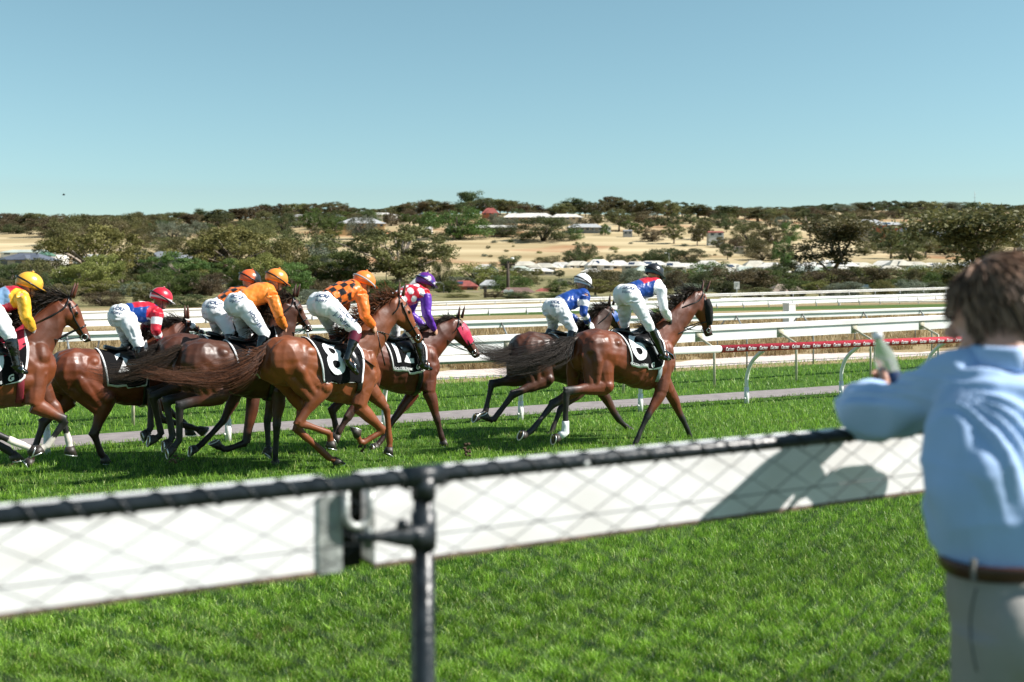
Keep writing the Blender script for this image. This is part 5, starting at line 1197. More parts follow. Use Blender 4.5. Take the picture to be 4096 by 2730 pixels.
    sb = MB(); ring = [hc + (fd * (.155 * math.cos(a)) + hr * (.129 * math.sin(a))) * math.cos(.12) + hu * (-.005 - .045 * math.cos(a)) for a in np.linspace(0, 6.2832, 30)]
    sb.tube(ring, [(.010, .004)] * 30, 6, side=hu); st = sb.build('goggle_strap', M['black_leather'] if strap is None else strap, o)
    gb = MB(); gb.ell(hd + fd * .092 + hu * .008, (.030, .074, .030), (fd, hr, hu), 14, 8); gb.build('goggles', M['goggle'], o)
    kb = MB(); kb.tube([hd + hr * .08 - hu * .0, hd + hr * .06 - hu * .085 + fd * .03, hd - hu * .112 + fd * .045, hd - hr * .06 - hu * .085 + fd * .03, hd - hr * .08], [(.008, .003)] * 5, 6); kb.build('chin_strap', M['black_leather'], o)
    hands = (g['haL'] + (g['haL'] - g['elL']).normalized() * .09, g['haR'] + (g['haR'] - g['elR']).normalized() * .09)
    return dict(root=root, hands=hands, g=g)
M['skinv'] = vmat('skin', .48, .45, .15, 60, .004, var=.08, vscale=20)
def solid(c): return lambda f, r, u: np.tile(np.array(c, float), (len(f), 1))
# ------------------------------------------------------------------ the field of runners
M['red_fabric'] = mat('red_fabric', (.42, .02, .05), .75, .1, 40, .2, 90); M['blue_web'] = mat('blue_webbing', (.03, .20, .34), .6, .1, 40); M['crimson_web'] = mat('crimson_webbing', (.20, .015, .03), .6, .1, 40)
M['grey_web'] = mat('grey_webbing', (.34, .40, .42), .6, .1, 40); M['fluff'] = mat('black_fleece', (.008, .008, .009), .9, .2, 60, .6, 70); M['hood_red'] = mat('pink_red_hood', (.60, .03, .09), .55, .08, 25, .2, 60)
M['blue_hood'] = mat('blue_hood', (.02, .09, .34), .55, .1, 25); M['redbr'] = mat('red_bridle', (.55, .02, .03), .45, .1, 20); M['cream_fleece'] = mat('cream_fleece', (.62, .58, .42), .9, .1, 40, .4, 80)
BLUE = np.array((.006, .050, .26)); RED = np.array((.50, .015, .035)); WHT = np.array((.76, .76, .78)); ORG = np.array((.82, .17, .022)); BLK_ = np.array((.012, .011, .012)); PUR = np.array((.10, .018, .32)); YEL = np.array((.80, .42, .03)); LBL_ = np.array((.22, .36, .55))
def sel(n, base): return np.tile(base, (n, 1)).astype(float)

# --- leader: bay horse with number 6
h = horse('bay race horse with cloth number 6, black cheek rolls and one white bandaged hind leg', 'D', 12.75, 2,
    dict(butt=(755, 730), croup=(905, 535), chest=(1535, 800), girth=(1300, 1012)),
    dict(FR=dict(el=(1385, 985), kn=(1283, 1170), fe=(1205, 1345), ho=(1190, 1420)), FL=dict(el=(1440, 985), kn=(1535, 1180), fe=(1602, 1330), ho=(1640, 1395), lat=(-.16, -.15, -.14)),
         HR=dict(st=(1000, 950), hk=(722, 985), fe=(716, 1270), ho=(645, 1325), wrap=1), HL=dict(st=(860, 930), hk=(625, 1080), fe=(482, 1262), ho=(415, 1300))),
    (1672, 300), (1735, 598), (.155, .046, .014), socks=(), tail=[(715, 650, .09, -.05), (630, 715, .18, -.06), (450, 780, .20, -.08), (300, 810, .17, -.1), (170, 790, .13, -.1)],
    cloth=dict(num='6', size=.53, nx=.05, nl=.29, x=(-.17, .50), drop=.60, nsx=1.0), girth_c=M['grey_web'], hood=('roll', M['fluff']), mane_len=.26)
def silk6(kd, tt, u, uf, la, up, co, an):
    c = sel(len(u), BLUE); c[(uf > .80) & (up > .02)] = RED; c[(up > .085) & (uf > .45)] = RED; m_ = np.char.startswith(kd.astype(str), 'upper') | np.char.startswith(kd.astype(str), 'lower'); c[m_] = WHT; return c
j = jockey(h, 'jockey in blue and red silks with white sleeves and a black helmet riding number 6', 'D',
    dict(pel=(1150, 305, 0), ch=(1335, 245, 0), hd=(1335, 175, 0), knR=(1300, 525, .30), anR=(1385, 715, .33), toeR=(1445, 745, .34), shR=(1385, 275, .18), elR=(1400, 410, .24), haR=(1445, 490, .10), knL=(1130, 520, -.28), anL=(1150, 640, -.33), toeL=(1200, 690, -.33)),
    silk6, lambda f, r, u: np.where((np.abs(u + .02) < .012)[:, None], np.array((.01, .05, .06)), np.array((.016, .014, .018))), gloves=(.012, .012, .012), hairc=(.55, .38, .18))
reins(h, j['hands'])
b = MB(); fr = h['fr']; T = h['T']; b.tube([h['wrap'](x, a, .012) for x, a in ((.45, .9), (.52, 1.15), (.60, 1.35), (.68, 1.5), (.72, 1.75))], [(.016, .004)] * 5, 6); b.build('breast_strap', M['blue_web'], h['root'])

# --- dark runner beyond the leader
h = horse('dark brown race horse with its hind feet off the ground, half hidden by the leader', 'D', 14.15, 2,
    dict(butt=(310, 740), croup=(480, 568), chest=(1080, 800), girth=(850, 960)),
    dict(FR=dict(el=(930, 930), kn=(1090, 1185), fe=(1142, 1232), ho=(1180, 1262)), FL=dict(el=(880, 940), kn=(680, 1110), fe=(625, 1260), ho=(600, 1310)),
         HR=dict(st=(590, 900), hk=(350, 1010), fe=(212, 1190), ho=(145, 1160)), HL=dict(st=(430, 890), hk=(203, 935), fe=(160, 1130), ho=(95, 1180), sole=50)),
    (1030, 395), (1130, 590), (.075, .028, .013), points=.9, tail=[(400, 650, .08, 0), (340, 730, .11, 0), (230, 740, .13, 0), (110, 690, .10, 0), (20, 600, .07, 0)],
    cloth=dict(num='', x=(-.16, .50), drop=.55), hood=('hood', M['blue_hood'], (.14, .48, -1.9, 1.9), .014), mane_len=.18)
def silk7(kd, tt, u, uf, la, up, co, an):
    c = sel(len(u), BLUE); c[np.abs(uf - .18) < .02] = WHT
    for s in 'LR':
        m_ = kd == 'upper' + s; c[m_ & (tt > .25) & (tt < .62)] = WHT; m_ = kd == 'lower' + s; c[m_ & (tt > .0) & (tt < .38)] = WHT; c[m_ & (tt > .8)] = WHT
    return c
j = jockey(h, 'jockey in blue silks with blue and white hooped sleeves and a white helmet', 'D',
    dict(pel=(650, 400, 0), ch=(830, 320, 0), hd=(838, 240, 0), knR=(770, 555, .29), anR=(735, 690, .33), toeR=(800, 745, .34), shR=(858, 330, .18), elR=(842, 440, .24), haR=(882, 520, .10)),
    silk7, lambda f, r, u: np.where((np.abs(u + .015) < .008)[:, None], np.array((.02, .02, .02)), WHT), gloves=(.70, .72, .74))
reins(h, j['hands'])

# --- number 12
h = horse('brown race horse with cloth number 12 and a pinkish red blinker hood', 'C', 14.0, 1,
    dict(croup=(830, 590), chest=(1425, 850), girth=(1250, 1025)),
    dict(FR=dict(el=(1330, 985), kn=(1393, 1190), fe=(1420, 1300), ho=(1440, 1350)), FL=dict(el=(1230, 990), kn=(1090, 1180), fe=(1000, 1330), ho=(955, 1385)),
         HR=dict(hk=(765, 1170), fe=(705, 1270), ho=(690, 1310)), HL=dict(hk=(660, 1120), fe=(690, 1250), ho=(680, 1300))),
    (1545, 485), (1690, 735), (.115, .032, .012), points=.7, tail=[(640, 700, .05, 0), (500, 760, .08, 0), (420, 800, .08, 0)],
    cloth=dict(num='12', size=.36, nx=.14, nl=.29, x=(-.12, .50), drop=.56, nsx=.9), hood=('hood', M['hood_red'], (.10, .60, -2.15, 2.15), .010), mane_len=.12, girth_c=M['black_leather'])
def silk12(kd, tt, u, uf, la, up, co, an):
    c = sel(len(u), RED)
    for uu in (.28, .60, .92):
        for aa in (-1.5, -.75, 0, .75, 1.5): c[((uf - uu) * .45) ** 2 + ((an - aa - (.35 if uu == .60 else 0)) * .14) ** 2 < .043 ** 2] = WHT
    for s in 'LR': c[((kd == 'upper' + s) & ((tt > .18) | (np.abs(la) > .235))) | (kd == 'lower' + s)] = PUR
    return c
j = jockey(h, 'jockey in red silks with white spots, purple sleeves and purple helmet riding number 12', 'C',
    dict(pel=(1080, 370, 0), ch=(1255, 290, 0), hd=(1308, 240, 0), knR=(1245, 620, .29), anR=(1285, 775, .33), toeR=(1350, 815, .34), shR=(1310, 310, .18), elR=(1318, 455, .24), haR=(1375, 560, .10)),
    silk12, lambda f, r, u: np.where((np.abs(u - .03 + .25 * f) < .010)[:, None] & (np.sin(np.arctan2(r, f) * 24) > 0)[:, None], WHT, np.where((np.abs(u - .03 + .25 * f) < .014)[:, None], np.array((.02, .04, .22)), np.array((.11, .012, .20)))), hairc=(.15, .08, .03))
reins(h, j['hands'])

# --- dark bay, fully orange rider
h = horse('very dark bay race horse with a long streaming tail under the all orange rider', 'B', 13.65, 2,
    dict(croup=(850, 607), chest=(1470, 850), girth=(1230, 1080)),
    dict(FR=dict(el=(1330, 1000), kn=(1318, 1230), fe=(1308, 1420), ho=(1310, 1505)), FL=dict(el=(1290, 1010), kn=(1252, 1190), fe=(1258, 1350), ho=(1262, 1405)),
         HR=dict(st=(930, 1010), hk=(640, 1085), fe=(640, 1325), ho=(565, 1425), sole=46), HL=dict(st=(820, 1000), hk=(548, 1050), fe=(592, 1300), ho=(556, 1362), sole=60)),
    (1440, 340), (1570, 560), (.080, .030, .014), points=1.0, tail=[(640, 690, .05, -.03), (520, 760, .09, -.05), (350, 830, .12, -.08), (180, 860, .13, -.1), (20, 830, .12, -.1)],
    cloth=dict(num='4', size=.3, x=(-.16, .50), drop=.55, logo=False), mane_len=.26, hair=((.010, .008, .007), (.060, .034, .018)))
def silko(kd, tt, u, uf, la, up, co, an): return sel(len(u), (.84, .23, .03))
j = jockey(h, 'jockey in plain orange silks and orange helmet on the dark bay horse', 'B',
    dict(pel=(1060, 370, 0), ch=(1240, 290, 0), hd=(1316, 222, 0), knR=(1235, 590, .29), anR=(1190, 720, .33), toeR=(1250, 770, .34), shR=(1290, 330, .19), elR=(1330, 460, .26), haR=(1375, 545, .10), knL=(1090, 590, -.3), anL=(1060, 700, -.33), toeL=(1110, 740, -.33)),
    silko, solid((.85, .25, .035)), thigh_text=[('HOLDER', .062, -.01)])
reins(h, j['hands'])

# --- horse hidden furthest in, orange and black rider
h = horse('brown race horse mostly hidden behind the dark bay with its feet folded up', 'B', 14.3, 2,
    dict(croup=(700, 575), chest=(1300, 830), girth=(1060, 1010)),
    dict(FR=dict(el=(1160, 985), kn=(1105, 1345), fe=(965, 1392), ho=(885, 1355), sole=40), FL=dict(el=(1030, 1000), kn=(950, 1190), fe=(800, 1350), ho=(732, 1405)),
         HR=dict(hk=(455, 1020), fe=(515, 1290), ho=(450, 1330)), HL=dict(hk=(440, 990), fe=(440, 1240), ho=(408, 1290))),
    (1290, 420), (1420, 600), (.085, .028, .012), points=.9, tail=[(480, 690, .04, 0), (400, 740, .06, 0), (320, 790, .05, 0)],
    cloth=dict(num='', x=(-.16, .50), drop=.55), mane_len=.22)
def silkc(kd, tt, u, uf, la, up, co, an):
    q = (np.floor(u / .080) + np.floor((an + .2) / .56)) % 2; c = np.where((q > .5)[:, None], ORG, BLK_)
    for s in 'LR': c[(kd == 'upper' + s) | (kd == 'lower' + s)] = ORG
    c[uf > 1.02] = ORG; return c
j = jockey(h, 'jockey half hidden behind the orange rider, orange and black quartered helmet', 'B',
    dict(pel=(900, 410, 0), ch=(1080, 310, 0), hd=(1130, 225, 0), knR=(990, 580, .29), anR=(985, 690, .33), toeR=(1040, 740, .34), shR=(1120, 330, .18), elR=(1150, 450, .24), haR=(1200, 540, .10)),
    silkc, lambda f, r, u: np.where(((f > 0) ^ (r > 0))[:, None], np.array((.70, .12, .03)), BLK_))
reins(h, j['hands'])

# --- number 8
h = horse('bright chestnut race horse with cloth number 8 and flowing reddish tail nearest the rail', 'C', 12.85, 8,
    dict(butt=(168, 800), croup=(310, 568), chest=(1035, 900), girth=(790, 1105)),
    dict(FR=dict(el=(840, 1090), kn=(1015, 1260), fe=(865, 1350), ho=(815, 1262), sole=50), FL=dict(el=(960, 1020), kn=(1040, 1110), fe=(1060, 1330), ho=(1055, 1410), sole=25, lat=(-.12, -.12, -.12)),
         HR=dict(st=(600, 950), hk=(425, 1205), fe=(640, 1275), ho=(655, 1375), sole=30), HL=dict(st=(490, 1000), hk=(415, 1250), fe=(640, 1450), ho=(705, 1478), sole=50)),
    (1130, 335), (1300, 630), (.215, .072, .020), points=.25, lower=(.10, .032, .012), tail=[(140, 740, .08, 0), (60, 810, .15, 0), (-120, 890, .14, -.03), (-330, 900, .105, -.06), (-520, 870, .075, -.08), (-660, 850, .05, -.1)],
    cloth=dict(num='8', size=.52, nx=.06, nl=.32, x=(-.24, .46), drop=.70, nsx=1.0, slant=.14), hair=((.022, .010, .007), (.16, .055, .020)), mane_len=.27, girth_c=M['black_leather'])
j = jockey(h, 'jockey in orange and black chequered silks with plain sleeves riding number 8', 'C',
    dict(pel=(600, 365, 0), ch=(800, 275, 0), hd=(882, 238, 0), knR=(830, 565, .30), anR=(765, 745, .34), toeR=(835, 845, .36), shR=(865, 320, .19), elR=(885, 460, .25), haR=(945, 540, .14), knL=(670, 570, -.28), anL=(700, 700, -.33), toeL=(760, 740, -.33)),
    silkc, solid((.85, .20, .03)), boot='patent', band=M['maroon_leather'], thigh_text=[('LUCRF', .085, .045), ('J. Potter', .07, -.05)], strap=M['grey_web'])
reins(h, j['hands'])
b = MB(); q = j['hands'][1]; b.tube([q + UP * .04, q - UP * .16 + fr.f * .05, q - UP * .42 + fr.f * .12], [.006, .007, .010], 6); b.build('whip', M['black_leather'], j['root'])
b = MB(); b.tube([h['wrap'](x, a, .012) for x, a in ((.44, .9), (.50, 1.15), (.58, 1.3), (.68, 1.5))], [(.018, .004)] * 4, 6); b.build('breast_strap', M['black_leather'], h['root'])

# --- blue and red cap
h = horse('bay race horse with a white saddle pad roll under the red capped rider at left', 'A', 14.8, 2,
    dict(butt=(388, 850), croup=(600, 710), chest=(1130, 930), girth=(960, 1075)),
    dict(FR=dict(el=(1040, 1030), kn=(1120, 1180), fe=(1330, 1235), ho=(1440, 1270), sole=20), FL=dict(el=(1040, 1030), kn=(1190, 1130), fe=(1290, 1215), ho=(1325, 1270), sole=30),
         HR=dict(st=(745, 1030), hk=(655, 1285), fe=(705, 1420), ho=(738, 1465), sole=40), HL=dict(st=(480, 1040), hk=(305, 1205), fe=(230, 1420), ho=(205, 1490))),
    (1300, 492), (1425, 570), (.150, .045, .015), points=.85, tail=[(470, 800, .04, 0), (420, 840, .06, 0), (395, 920, .05, 0)],
    cloth=dict(num='2', size=.34, nx=.12, nl=.28, x=(-.20, .44), drop=.60, pad=M['white_cloth'], logo=False), hood=('hood', M['white_cloth'], (.20, .45, -1.9, 1.9), .008), mane_len=.2)
def silk2(kd, tt, u, uf, la, up, co, an):
    c = sel(len(u), BLUE); k = (up > .075) & (uf > .35); c[k] = RED; c[k & (np.abs(uf - .72) < .10) & (np.abs(la) < .055)] = WHT
    for s in 'LR':
        m_ = kd == 'upper' + s; c[m_] = RED; c[m_ & (tt > .28) & (tt < .68)] = WHT; m_ = kd == 'lower' + s; c[m_] = WHT; c[m_ & (tt < .25)] = RED; c[m_ & (tt > .6)] = RED
    return c
j = jockey(h, 'jockey in blue silks, red and white hooped sleeves and red white-banded cap', 'A',
    dict(pel=(855, 450, 0), ch=(1045, 430, 0), hd=(1122, 350, 0), knR=(965, 660, .29), anR=(975, 800, .33), toeR=(1040, 840, .34), shR=(1100, 445, .18), elR=(1085, 560, .24), haR=(1115, 630, .10), knL=(890, 660, -.28), anL=(845, 700, -.33), toeL=(900, 760, -.33)),
    silk2, lambda f, r, u: np.where((np.abs(u + .012) < .013)[:, None] | (np.abs(r) < .008)[:, None], WHT, RED), gloves=(.7, .7, .7), hairc=(.3, .15, .06))
reins(h, j['hands'])

# --- leftmost, cut by the frame
h = horse('bay race horse with head up at the left edge, red girth strap and white socks', 'A', 13.3, 2,
    dict(croup=(-520, 640), chest=(372, 860), girth=(170, 1115)),
    dict(FR=dict(el=(230, 1080), kn=(455, 1185), fe=(330, 1365), ho=(265, 1405), sole=50), FL=dict(el=(330, 1060), kn=(440, 1190), fe=(480, 1330), ho=(490, 1405), sole=20, lat=(-.1, -.1, -.1)),
         HR=dict(st=(-250, 1060), hk=(-110, 1250), fe=(165, 1365), ho=(240, 1400), sole=40), HL=dict(st=(-300, 1060), hk=(-200, 1250), fe=(60, 1400), ho=(110, 1440), sole=40)),
    (492, 345), (645, 635), (.155, .050, .017), socks=(('FR', 2.25), ('FL', 2.15), ('HR', 2.2)), tail=[(-640, 700, .06, 0), (-760, 780, .1, 0), (-900, 800, .08, 0)],
    cloth=dict(num='10', size=.38, nx=.10, nl=.31, x=(-.20, .48), drop=.62, pad=M['red_fabric'], nsx=.9), girth_c=M['crimson_web'], mane_len=.3)
def silk1(kd, tt, u, uf, la, up, co, an):
    c = sel(len(u), LBL_); c[(up < -.02) | (uf > .80) | (uf < .2)] = RED
    for s in 'LR': c[(kd == 'upper' + s) | (kd == 'lower' + s)] = YEL
    return c
j = jockey(h, 'leftmost jockey in pale blue and red silks with yellow sleeves and cap', 'A',
    dict(pel=(-75, 400, 0), ch=(110, 325, 0), hd=(203, 258, 0), knR=(70, 600, .30), anR=(110, 780, .33), toeR=(185, 835, .34), shR=(160, 335, .19), elR=(178, 470, .25), haR=(235, 565, .10)),
    silk1, solid((.78, .40, .04)), gloves=(.7, .7, .72))
reins(h, j['hands'])
# ------------------------------------------------------------------ white outer rail, chain-link fence, spectator
FZ = .58                                                            # spectators' ground
def white_outer_rail():
    t = tag(empty('outer_rail', W(1.2, 2.5, 0)), 'deep white hollow plastic rail just behind the black wire fence', 'rail')
    sA = s_of(1368, 2.45); sB = s_of(1500, 2.45)
    prof = [(2.45, 1.62), (2.45, 1.805), (2.457, 1.812), (2.588, 1.812), (2.595, 1.805), (2.595, 1.62)]
    for a, b_ in ((-4.0, sA), (sB, 9.0)):
        b = MB(); b.prism(prof, N, UP, W(a, 0, 0), W(b_, 0, 0)); b.build('rail_section', M['white_outer'], t, sm=False)
        b = MB(); b.prism([(2.449, 1.612), (2.449, 1.622), (2.576, 1.622), (2.576, 1.612)], N, UP, W(a, 0, 0), W(b_, 0, 0)); b.build('lower_lip', M['brown_lip'], t, sm=False)  # thin dark brown strip along the bottom edge of the section
    b = MB(); b.prism([(2.444, 1.615), (2.444, 1.79), (2.4485, 1.79), (2.4485, 1.615)], N, UP, W(s_of(1272, 2.45), 0, 0), W(s_of(1366, 2.45), 0, 0)); b.build('joint_plate', M['galv'], t, sm=False)
    b = MB(); b.prism([(2.53, 1.60), (2.53, 1.78), (2.585, 1.78), (2.585, 1.60)], N, UP, W(sA + .001, 0, 0), W(sB - .001, 0, 0)); b.build('coupling', M['dark_coupling'], t, sm=False)
    cx = s_of(1432, 2.43); b = MB(); b.tube([W(cx - .030, 2.43, 1.80), W(cx - .030, 2.43, 1.745)] + [W(cx - .030 * math.cos(a), 2.43, 1.745 - .030 * math.sin(a)) for a in np.linspace(.3, 2.84, 8)] + [W(cx + .030, 2.43, 1.745), W(cx + .030, 2.43, 1.80)], .010, 10); b.build('u_bolt', M['galv'], t)
    for k in range(-2, 6):
        s = s_of(1700, 2.5) + 4.8 * k
        b = MB(); b.prism([(2.485, -.02), (2.485, 1.60), (2.54, 1.60), (2.54, -.02)], N, UP, W(s - .02, 0, 0), W(s + .02, 0, 0)); b.build('post', M['galv_dark'], t, sm=False)
M['white_outer'] = mat('white_outer_rail', (.81, .80, .80), .5, .05, 4, c2=(.71, .69, .67), stretch=(1, 1, 2.5)); M['dark_coupling'] = mat('dark_coupling', (.012, .015, .011), .9, .3, 12, spec=.1); M['brown_lip'] = mat('brown_edge', (.16, .10, .07), .8, .3, 20)
white_outer_rail()

def chain_fence():
    pf, zt = 2.25, 1.85; s_post = s_of(1694, pf)
    t = tag(empty('chain_link_fence', W(s_post, pf, FZ)), 'black chain-link fence with tubular top rail in front of the spectator', 'fence')
    b = MB(); b.tube([W(-3.2, pf, zt), W(8.2, pf, zt)], .0175, 16); b.build('top_rail', M['black_pipe'], t)
    for s in (s_post, s_post - 2.9, s_post + 3.0, s_post + 6.0):
        b = MB(); b.tube([W(s, pf, FZ - .1), W(s, pf, zt - .015)], .0215, 16); po = b.build('post', M['black_pipe'], t)
        b = MB(); b.tube([W(s - .045, pf, zt), W(s + .045, pf, zt)], .0245, 16); b.tube([W(s, pf, zt - .05), W(s, pf, zt)], .0265, 16); b.build('post_cap', M['black_pipe'], po)
    # woven wires: each zigzags down the fence between its two neighbours
    px_, pz = .0715, .076; ma = MB(); n = int((zt - FZ) / (pz / 2))
    for k in range(int(10.6 / (px_ / 1))):
        s0 = -2.6 + px_ * k; pts = []
        for i in range(n + 1):
            z = zt - .012 - i * pz / 2; side = (1 if (i % 2) else -1) * (1 if k % 2 else -1)
            pts.append(W(s0 + side * px_ / 2, pf + .0022 * side, z))
        ma.tube(pts, .0022, 4, caps=False)
    ma.build('wire_mesh', M['black_wire'], t, sm=False, fix=False)
    # lacing wire wound round the top rail
    tw = MB(); pts = []; s = -2.6
    while s < 7.5:
        a = s / .082 * 6.2832; pts.append(W(s, pf + .0195 * math.cos(a), zt + .0195 * math.sin(a))); s += .082 / 14
    tw.tube(pts, .0028, 5, caps=False); tw.build('lacing_wire', M['black_wire'], t, fix=False)
    for z in (1.72,):
        lw = MB(); lw.tube([W(-2.6, pf + .004, z), W(7.5, pf + .004, z)], .0016, 5); lw.build('line_wire', M['black_wire'], t)
    # latch arm from the post
    a0 = on_perp(1728, 2145, pf - .02); a1 = on_perp(1420, 2150, pf - .02); lt = MB()
    e = (a0 - a1).normalized()
    lt.tube([a1, lerp(a1, a0, .3), lerp(a1, a0, .55), lerp(a1, a0, .75), a0], [(.006, .008), (.008, .010), (.012, .020), (.018, .024), (.022, .026)], 10)
    lt.tube([W(s_post, pf, a0.z - .03), W(s_post, pf, a0.z + .05)], .0275, 16); lt.ell(lerp(a1, a0, .62) + UP * .022, (.016, .012, .016), n=8, m=6); lt.ell(lerp(a1, a0, .78) - R_ * 0 + R_ * .012, (.016, .012, .016), n=8, m=6)
    lt.build('latch', M['black_pipe'], t)
    wa = MB(); wa.tube([on_perp(1476, 2110, pf), on_perp(1470, 2195, pf)], .010, 8); wa.build('latch_bolt', M['galv_dark'], t)
    # pale bare spot on the pipe
    b = MB(); q = on_perp(2347, 1858, pf - .016); b.ell(q, (.010, .004, .008), (U, N, UP), 10, 6); b.build('bare_spot', M['galv'], t)
chain_fence()

def spectator():
    mz = lambda x, y: (2996 + 1.1352 * x, 950 + 1.1352 * y)
    P = lambda x, y, p: on_perp(*mz(x, y), p)
    rnd = random.Random(5)
    shL = P(735, 512, 1.90); c_sh = shL + U * .195 - N * .03 + UP * .0; shR = shL + U * .40 - N * .04 - UP * .01
    blt = P(690, 1200, 1.72); c_blt = blt + U * .235 + UP * .01
    0 and print('spect', c_sh, c_blt, (c_sh.z - FZ, c_blt.z - FZ))
    hdc = P(866, 285, 1.90); nk = P(905, 400, 1.80); nk = Vector((lerp(nk.x, c_sh.x, .3), lerp(nk.y, c_sh.y, .3), nk.z))
    elL = P(385, 612, 2.20); haL = P(470, 545, 2.42); hip = c_blt - UP * .12 - N * .04
    root = tag(empty('person', Vector((c_blt.x, c_blt.y, FZ)) - N * .1), 'brown haired man in pale blue shirt leaning on the black fence', 'person')
    fd = (N * .92 - U * .30 - UP * .12).normalized(); hr = fd.cross(UP).normalized(); hu = hr.cross(fd)
    elR = elL + U * .62 + N * .02; haR = elR - U * .27 + N * .07
    feet = [Vector((c_blt.x, c_blt.y, FZ)) + U * d - N * .12 for d in (-.13, .15)]; hips = [hip - U * .09, hip + U * .09]; kn = [lerp(hips[i], feet[i], .5) + N * .05 for i in (0, 1)]
    # body
    b = MB(); b.tube([hip, c_blt, lerp(c_blt, c_sh, .5), c_sh - UP * .02, nk - UP * .06], [(.15, .10), (.13, .09), (.15, .10), (.14, .07), (.055, .05)], 16, side=U)
    b.tube([nk - UP * .05, lerp(nk, hdc, .4), hdc - hu * .03], [.068, .060, .06], 12); b.ell(hdc + hu * .015, (.102, .080, .118), (fd, hr, hu), 20, 14); b.ell(hdc + fd * .03 - hu * .07, (.062, .06, .055), (fd, hr, hu), 14, 10)
    b.tube([hdc + fd * .092 + hu * .01, hdc + fd * .122 - hu * .03, hdc + fd * .1 - hu * .04], [.011, .017, .011], 8); b.ell(hdc + fd * .09 - hu * .07, (.014, .026, .013), (fd, hr, hu), 8, 6)
    for sd in (-1, 1): b.ell(hdc + hr * .083 * sd - hu * .01 - fd * .005, (.026, .010, .036), (fd, hr, hu), 10, 8)
    for sh, el, ha, sd in ((shL, elL, haL, -1), (shR, elR, haR, 1)):
        b.tube([c_sh, sh, lerp(sh, el, .5), el, lerp(el, ha, .4), ha], [.06, .055, .045, .04, .04, .03], 12)
    for i in (0, 1): b.tube([hips[i], kn[i], feet[i] + UP * .06], [.085, .06, .045], 10)
    a = (haL - elL).normalized(); a = (a + UP * .15 + U * .25).normalized(); k = (UP - a * a.z).normalized(); n = k.cross(a); n = n if n.dot(U) < 0 else -n
    hl = haL + a * .01; fingers(b, hl, a, k, n, 1.05, .9)
    a2 = (haR - elR).normalized(); k2 = (UP - a2 * a2.z).normalized(); n2 = k2.cross(a2); fingers(b, haR, a2, k2, n2, 1.05, .5)
    me = b.remesh(.006, 4, .5); co = mesh_np(me); col = np.tile((.46, .235, .165), (len(co), 1)); set_col(me, col); finish(me, 'body', M['skinv'], root)
    for sd in (-1, 1):
        e = MB(); e.ell(hdc + fd * .098 + hr * .032 * sd + hu * .012, (.011, .015, .010), (fd, hr, hu), 10, 8); e.build('eye', M['eye'], root)
    # hair: a cap of thick waves over the back of the head
    cap = MB(); cap.ell(hdc + hu * .03 - fd * .018, (.112, .094, .122), (fd, hr, hu), 22, 16); cap.ell(hdc - hu * .075 - fd * .055, (.062, .080, .080), (fd, hr, hu), 16, 10)
    me = cap.remesh(.008, 4); co = mesh_np(me); dd = co - np.array(hdc); fr_ = dd @ np.array(fd); uu = dd @ np.array(hu)
    set_col(me, np.tile((.060, .034, .022), (len(co), 1))); bv = bvh_of(me)
    keep = ~((fr_ > .055) & (uu < .075)); bm = bmesh.new(); bm.from_mesh(me); bm.verts.ensure_lookup_table(); bmesh.ops.delete(bm, geom=[bm.verts[i] for i in np.where(~keep)[0]], context='VERTS'); bm.to_mesh(me); bm.free()
    hair = finish(me, 'hair', M['hair'], root)
    hb = MB(); crown = hdc + hu * .11 - fd * .03; cnt = 0
    for i in range(1500):
        th = rnd.uniform(0, 2.25); ph = rnd.uniform(0, 6.2832)
        d = (hu * math.cos(th) + (fd * math.cos(ph) + hr * math.sin(ph)) * math.sin(th)).normalized()
        if d.dot(fd) > .45 and d.dot(hu) < .6: continue
        h_ = bv.ray_cast(hdc + hu * .01 + d * .4, -d)
        if h_[0] is None: continue
        p = h_[0]; nn = h_[1]; fl = (d - hu * 1.3 - fd * .3); fl = (fl - nn * fl.dot(nn)); fl = fl.normalized() if fl.length > .05 else -fd; sw = rnd.gauss(0, .35); pts = [p - nn * .002]; v = fl + nn * .12
        for j in range(6):
            v = (v + nn.cross(fl) * (sw * .25 * math.sin(j * 1.1 + sw * 6)) - UP * .06).normalized(); q = pts[-1] + v * rnd.uniform(.011, .016); nr_ = bv.find_nearest(q)
            if nr_[0] is not None and (q - nr_[0]).dot(nr_[1]) < .004: q = nr_[0] + nr_[1] * .0045
            pts.append(q)
        hb.tube(pts, [.0028, .0036, .0036, .0034, .003, .0022, .0008], 4, caps=False)
    o = hb.build('hair_strands', M['hair'], hair, fix=False); n_ = len(o.data.vertices); tt = np.repeat(nrng.random(n_ // 28 + 1), 28)[:n_, None]; set_col(o.data, np.array((.055, .030, .019)) * (1 - tt) + np.array((.36, .22, .15)) * tt)
    # shirt
    b = MB(); mid = lerp(c_blt, c_sh, .5)
    b.tube([c_blt + UP * .005, c_blt + UP * .05, lerp(c_blt, c_sh, .25) - U * .035, mid - N * .01 - U * .045, lerp(c_blt, c_sh, .78) - N * .015 - U * .02, c_sh + UP * .0, lerp(c_sh, nk, .55) - N * .01, nk - UP * .01], [(.176, .132), (.196, .150), (.215, .160), (.225, .155), (.222, .148), (.195, .105), (.125, .095), (.082, .080)], 28, side=U)
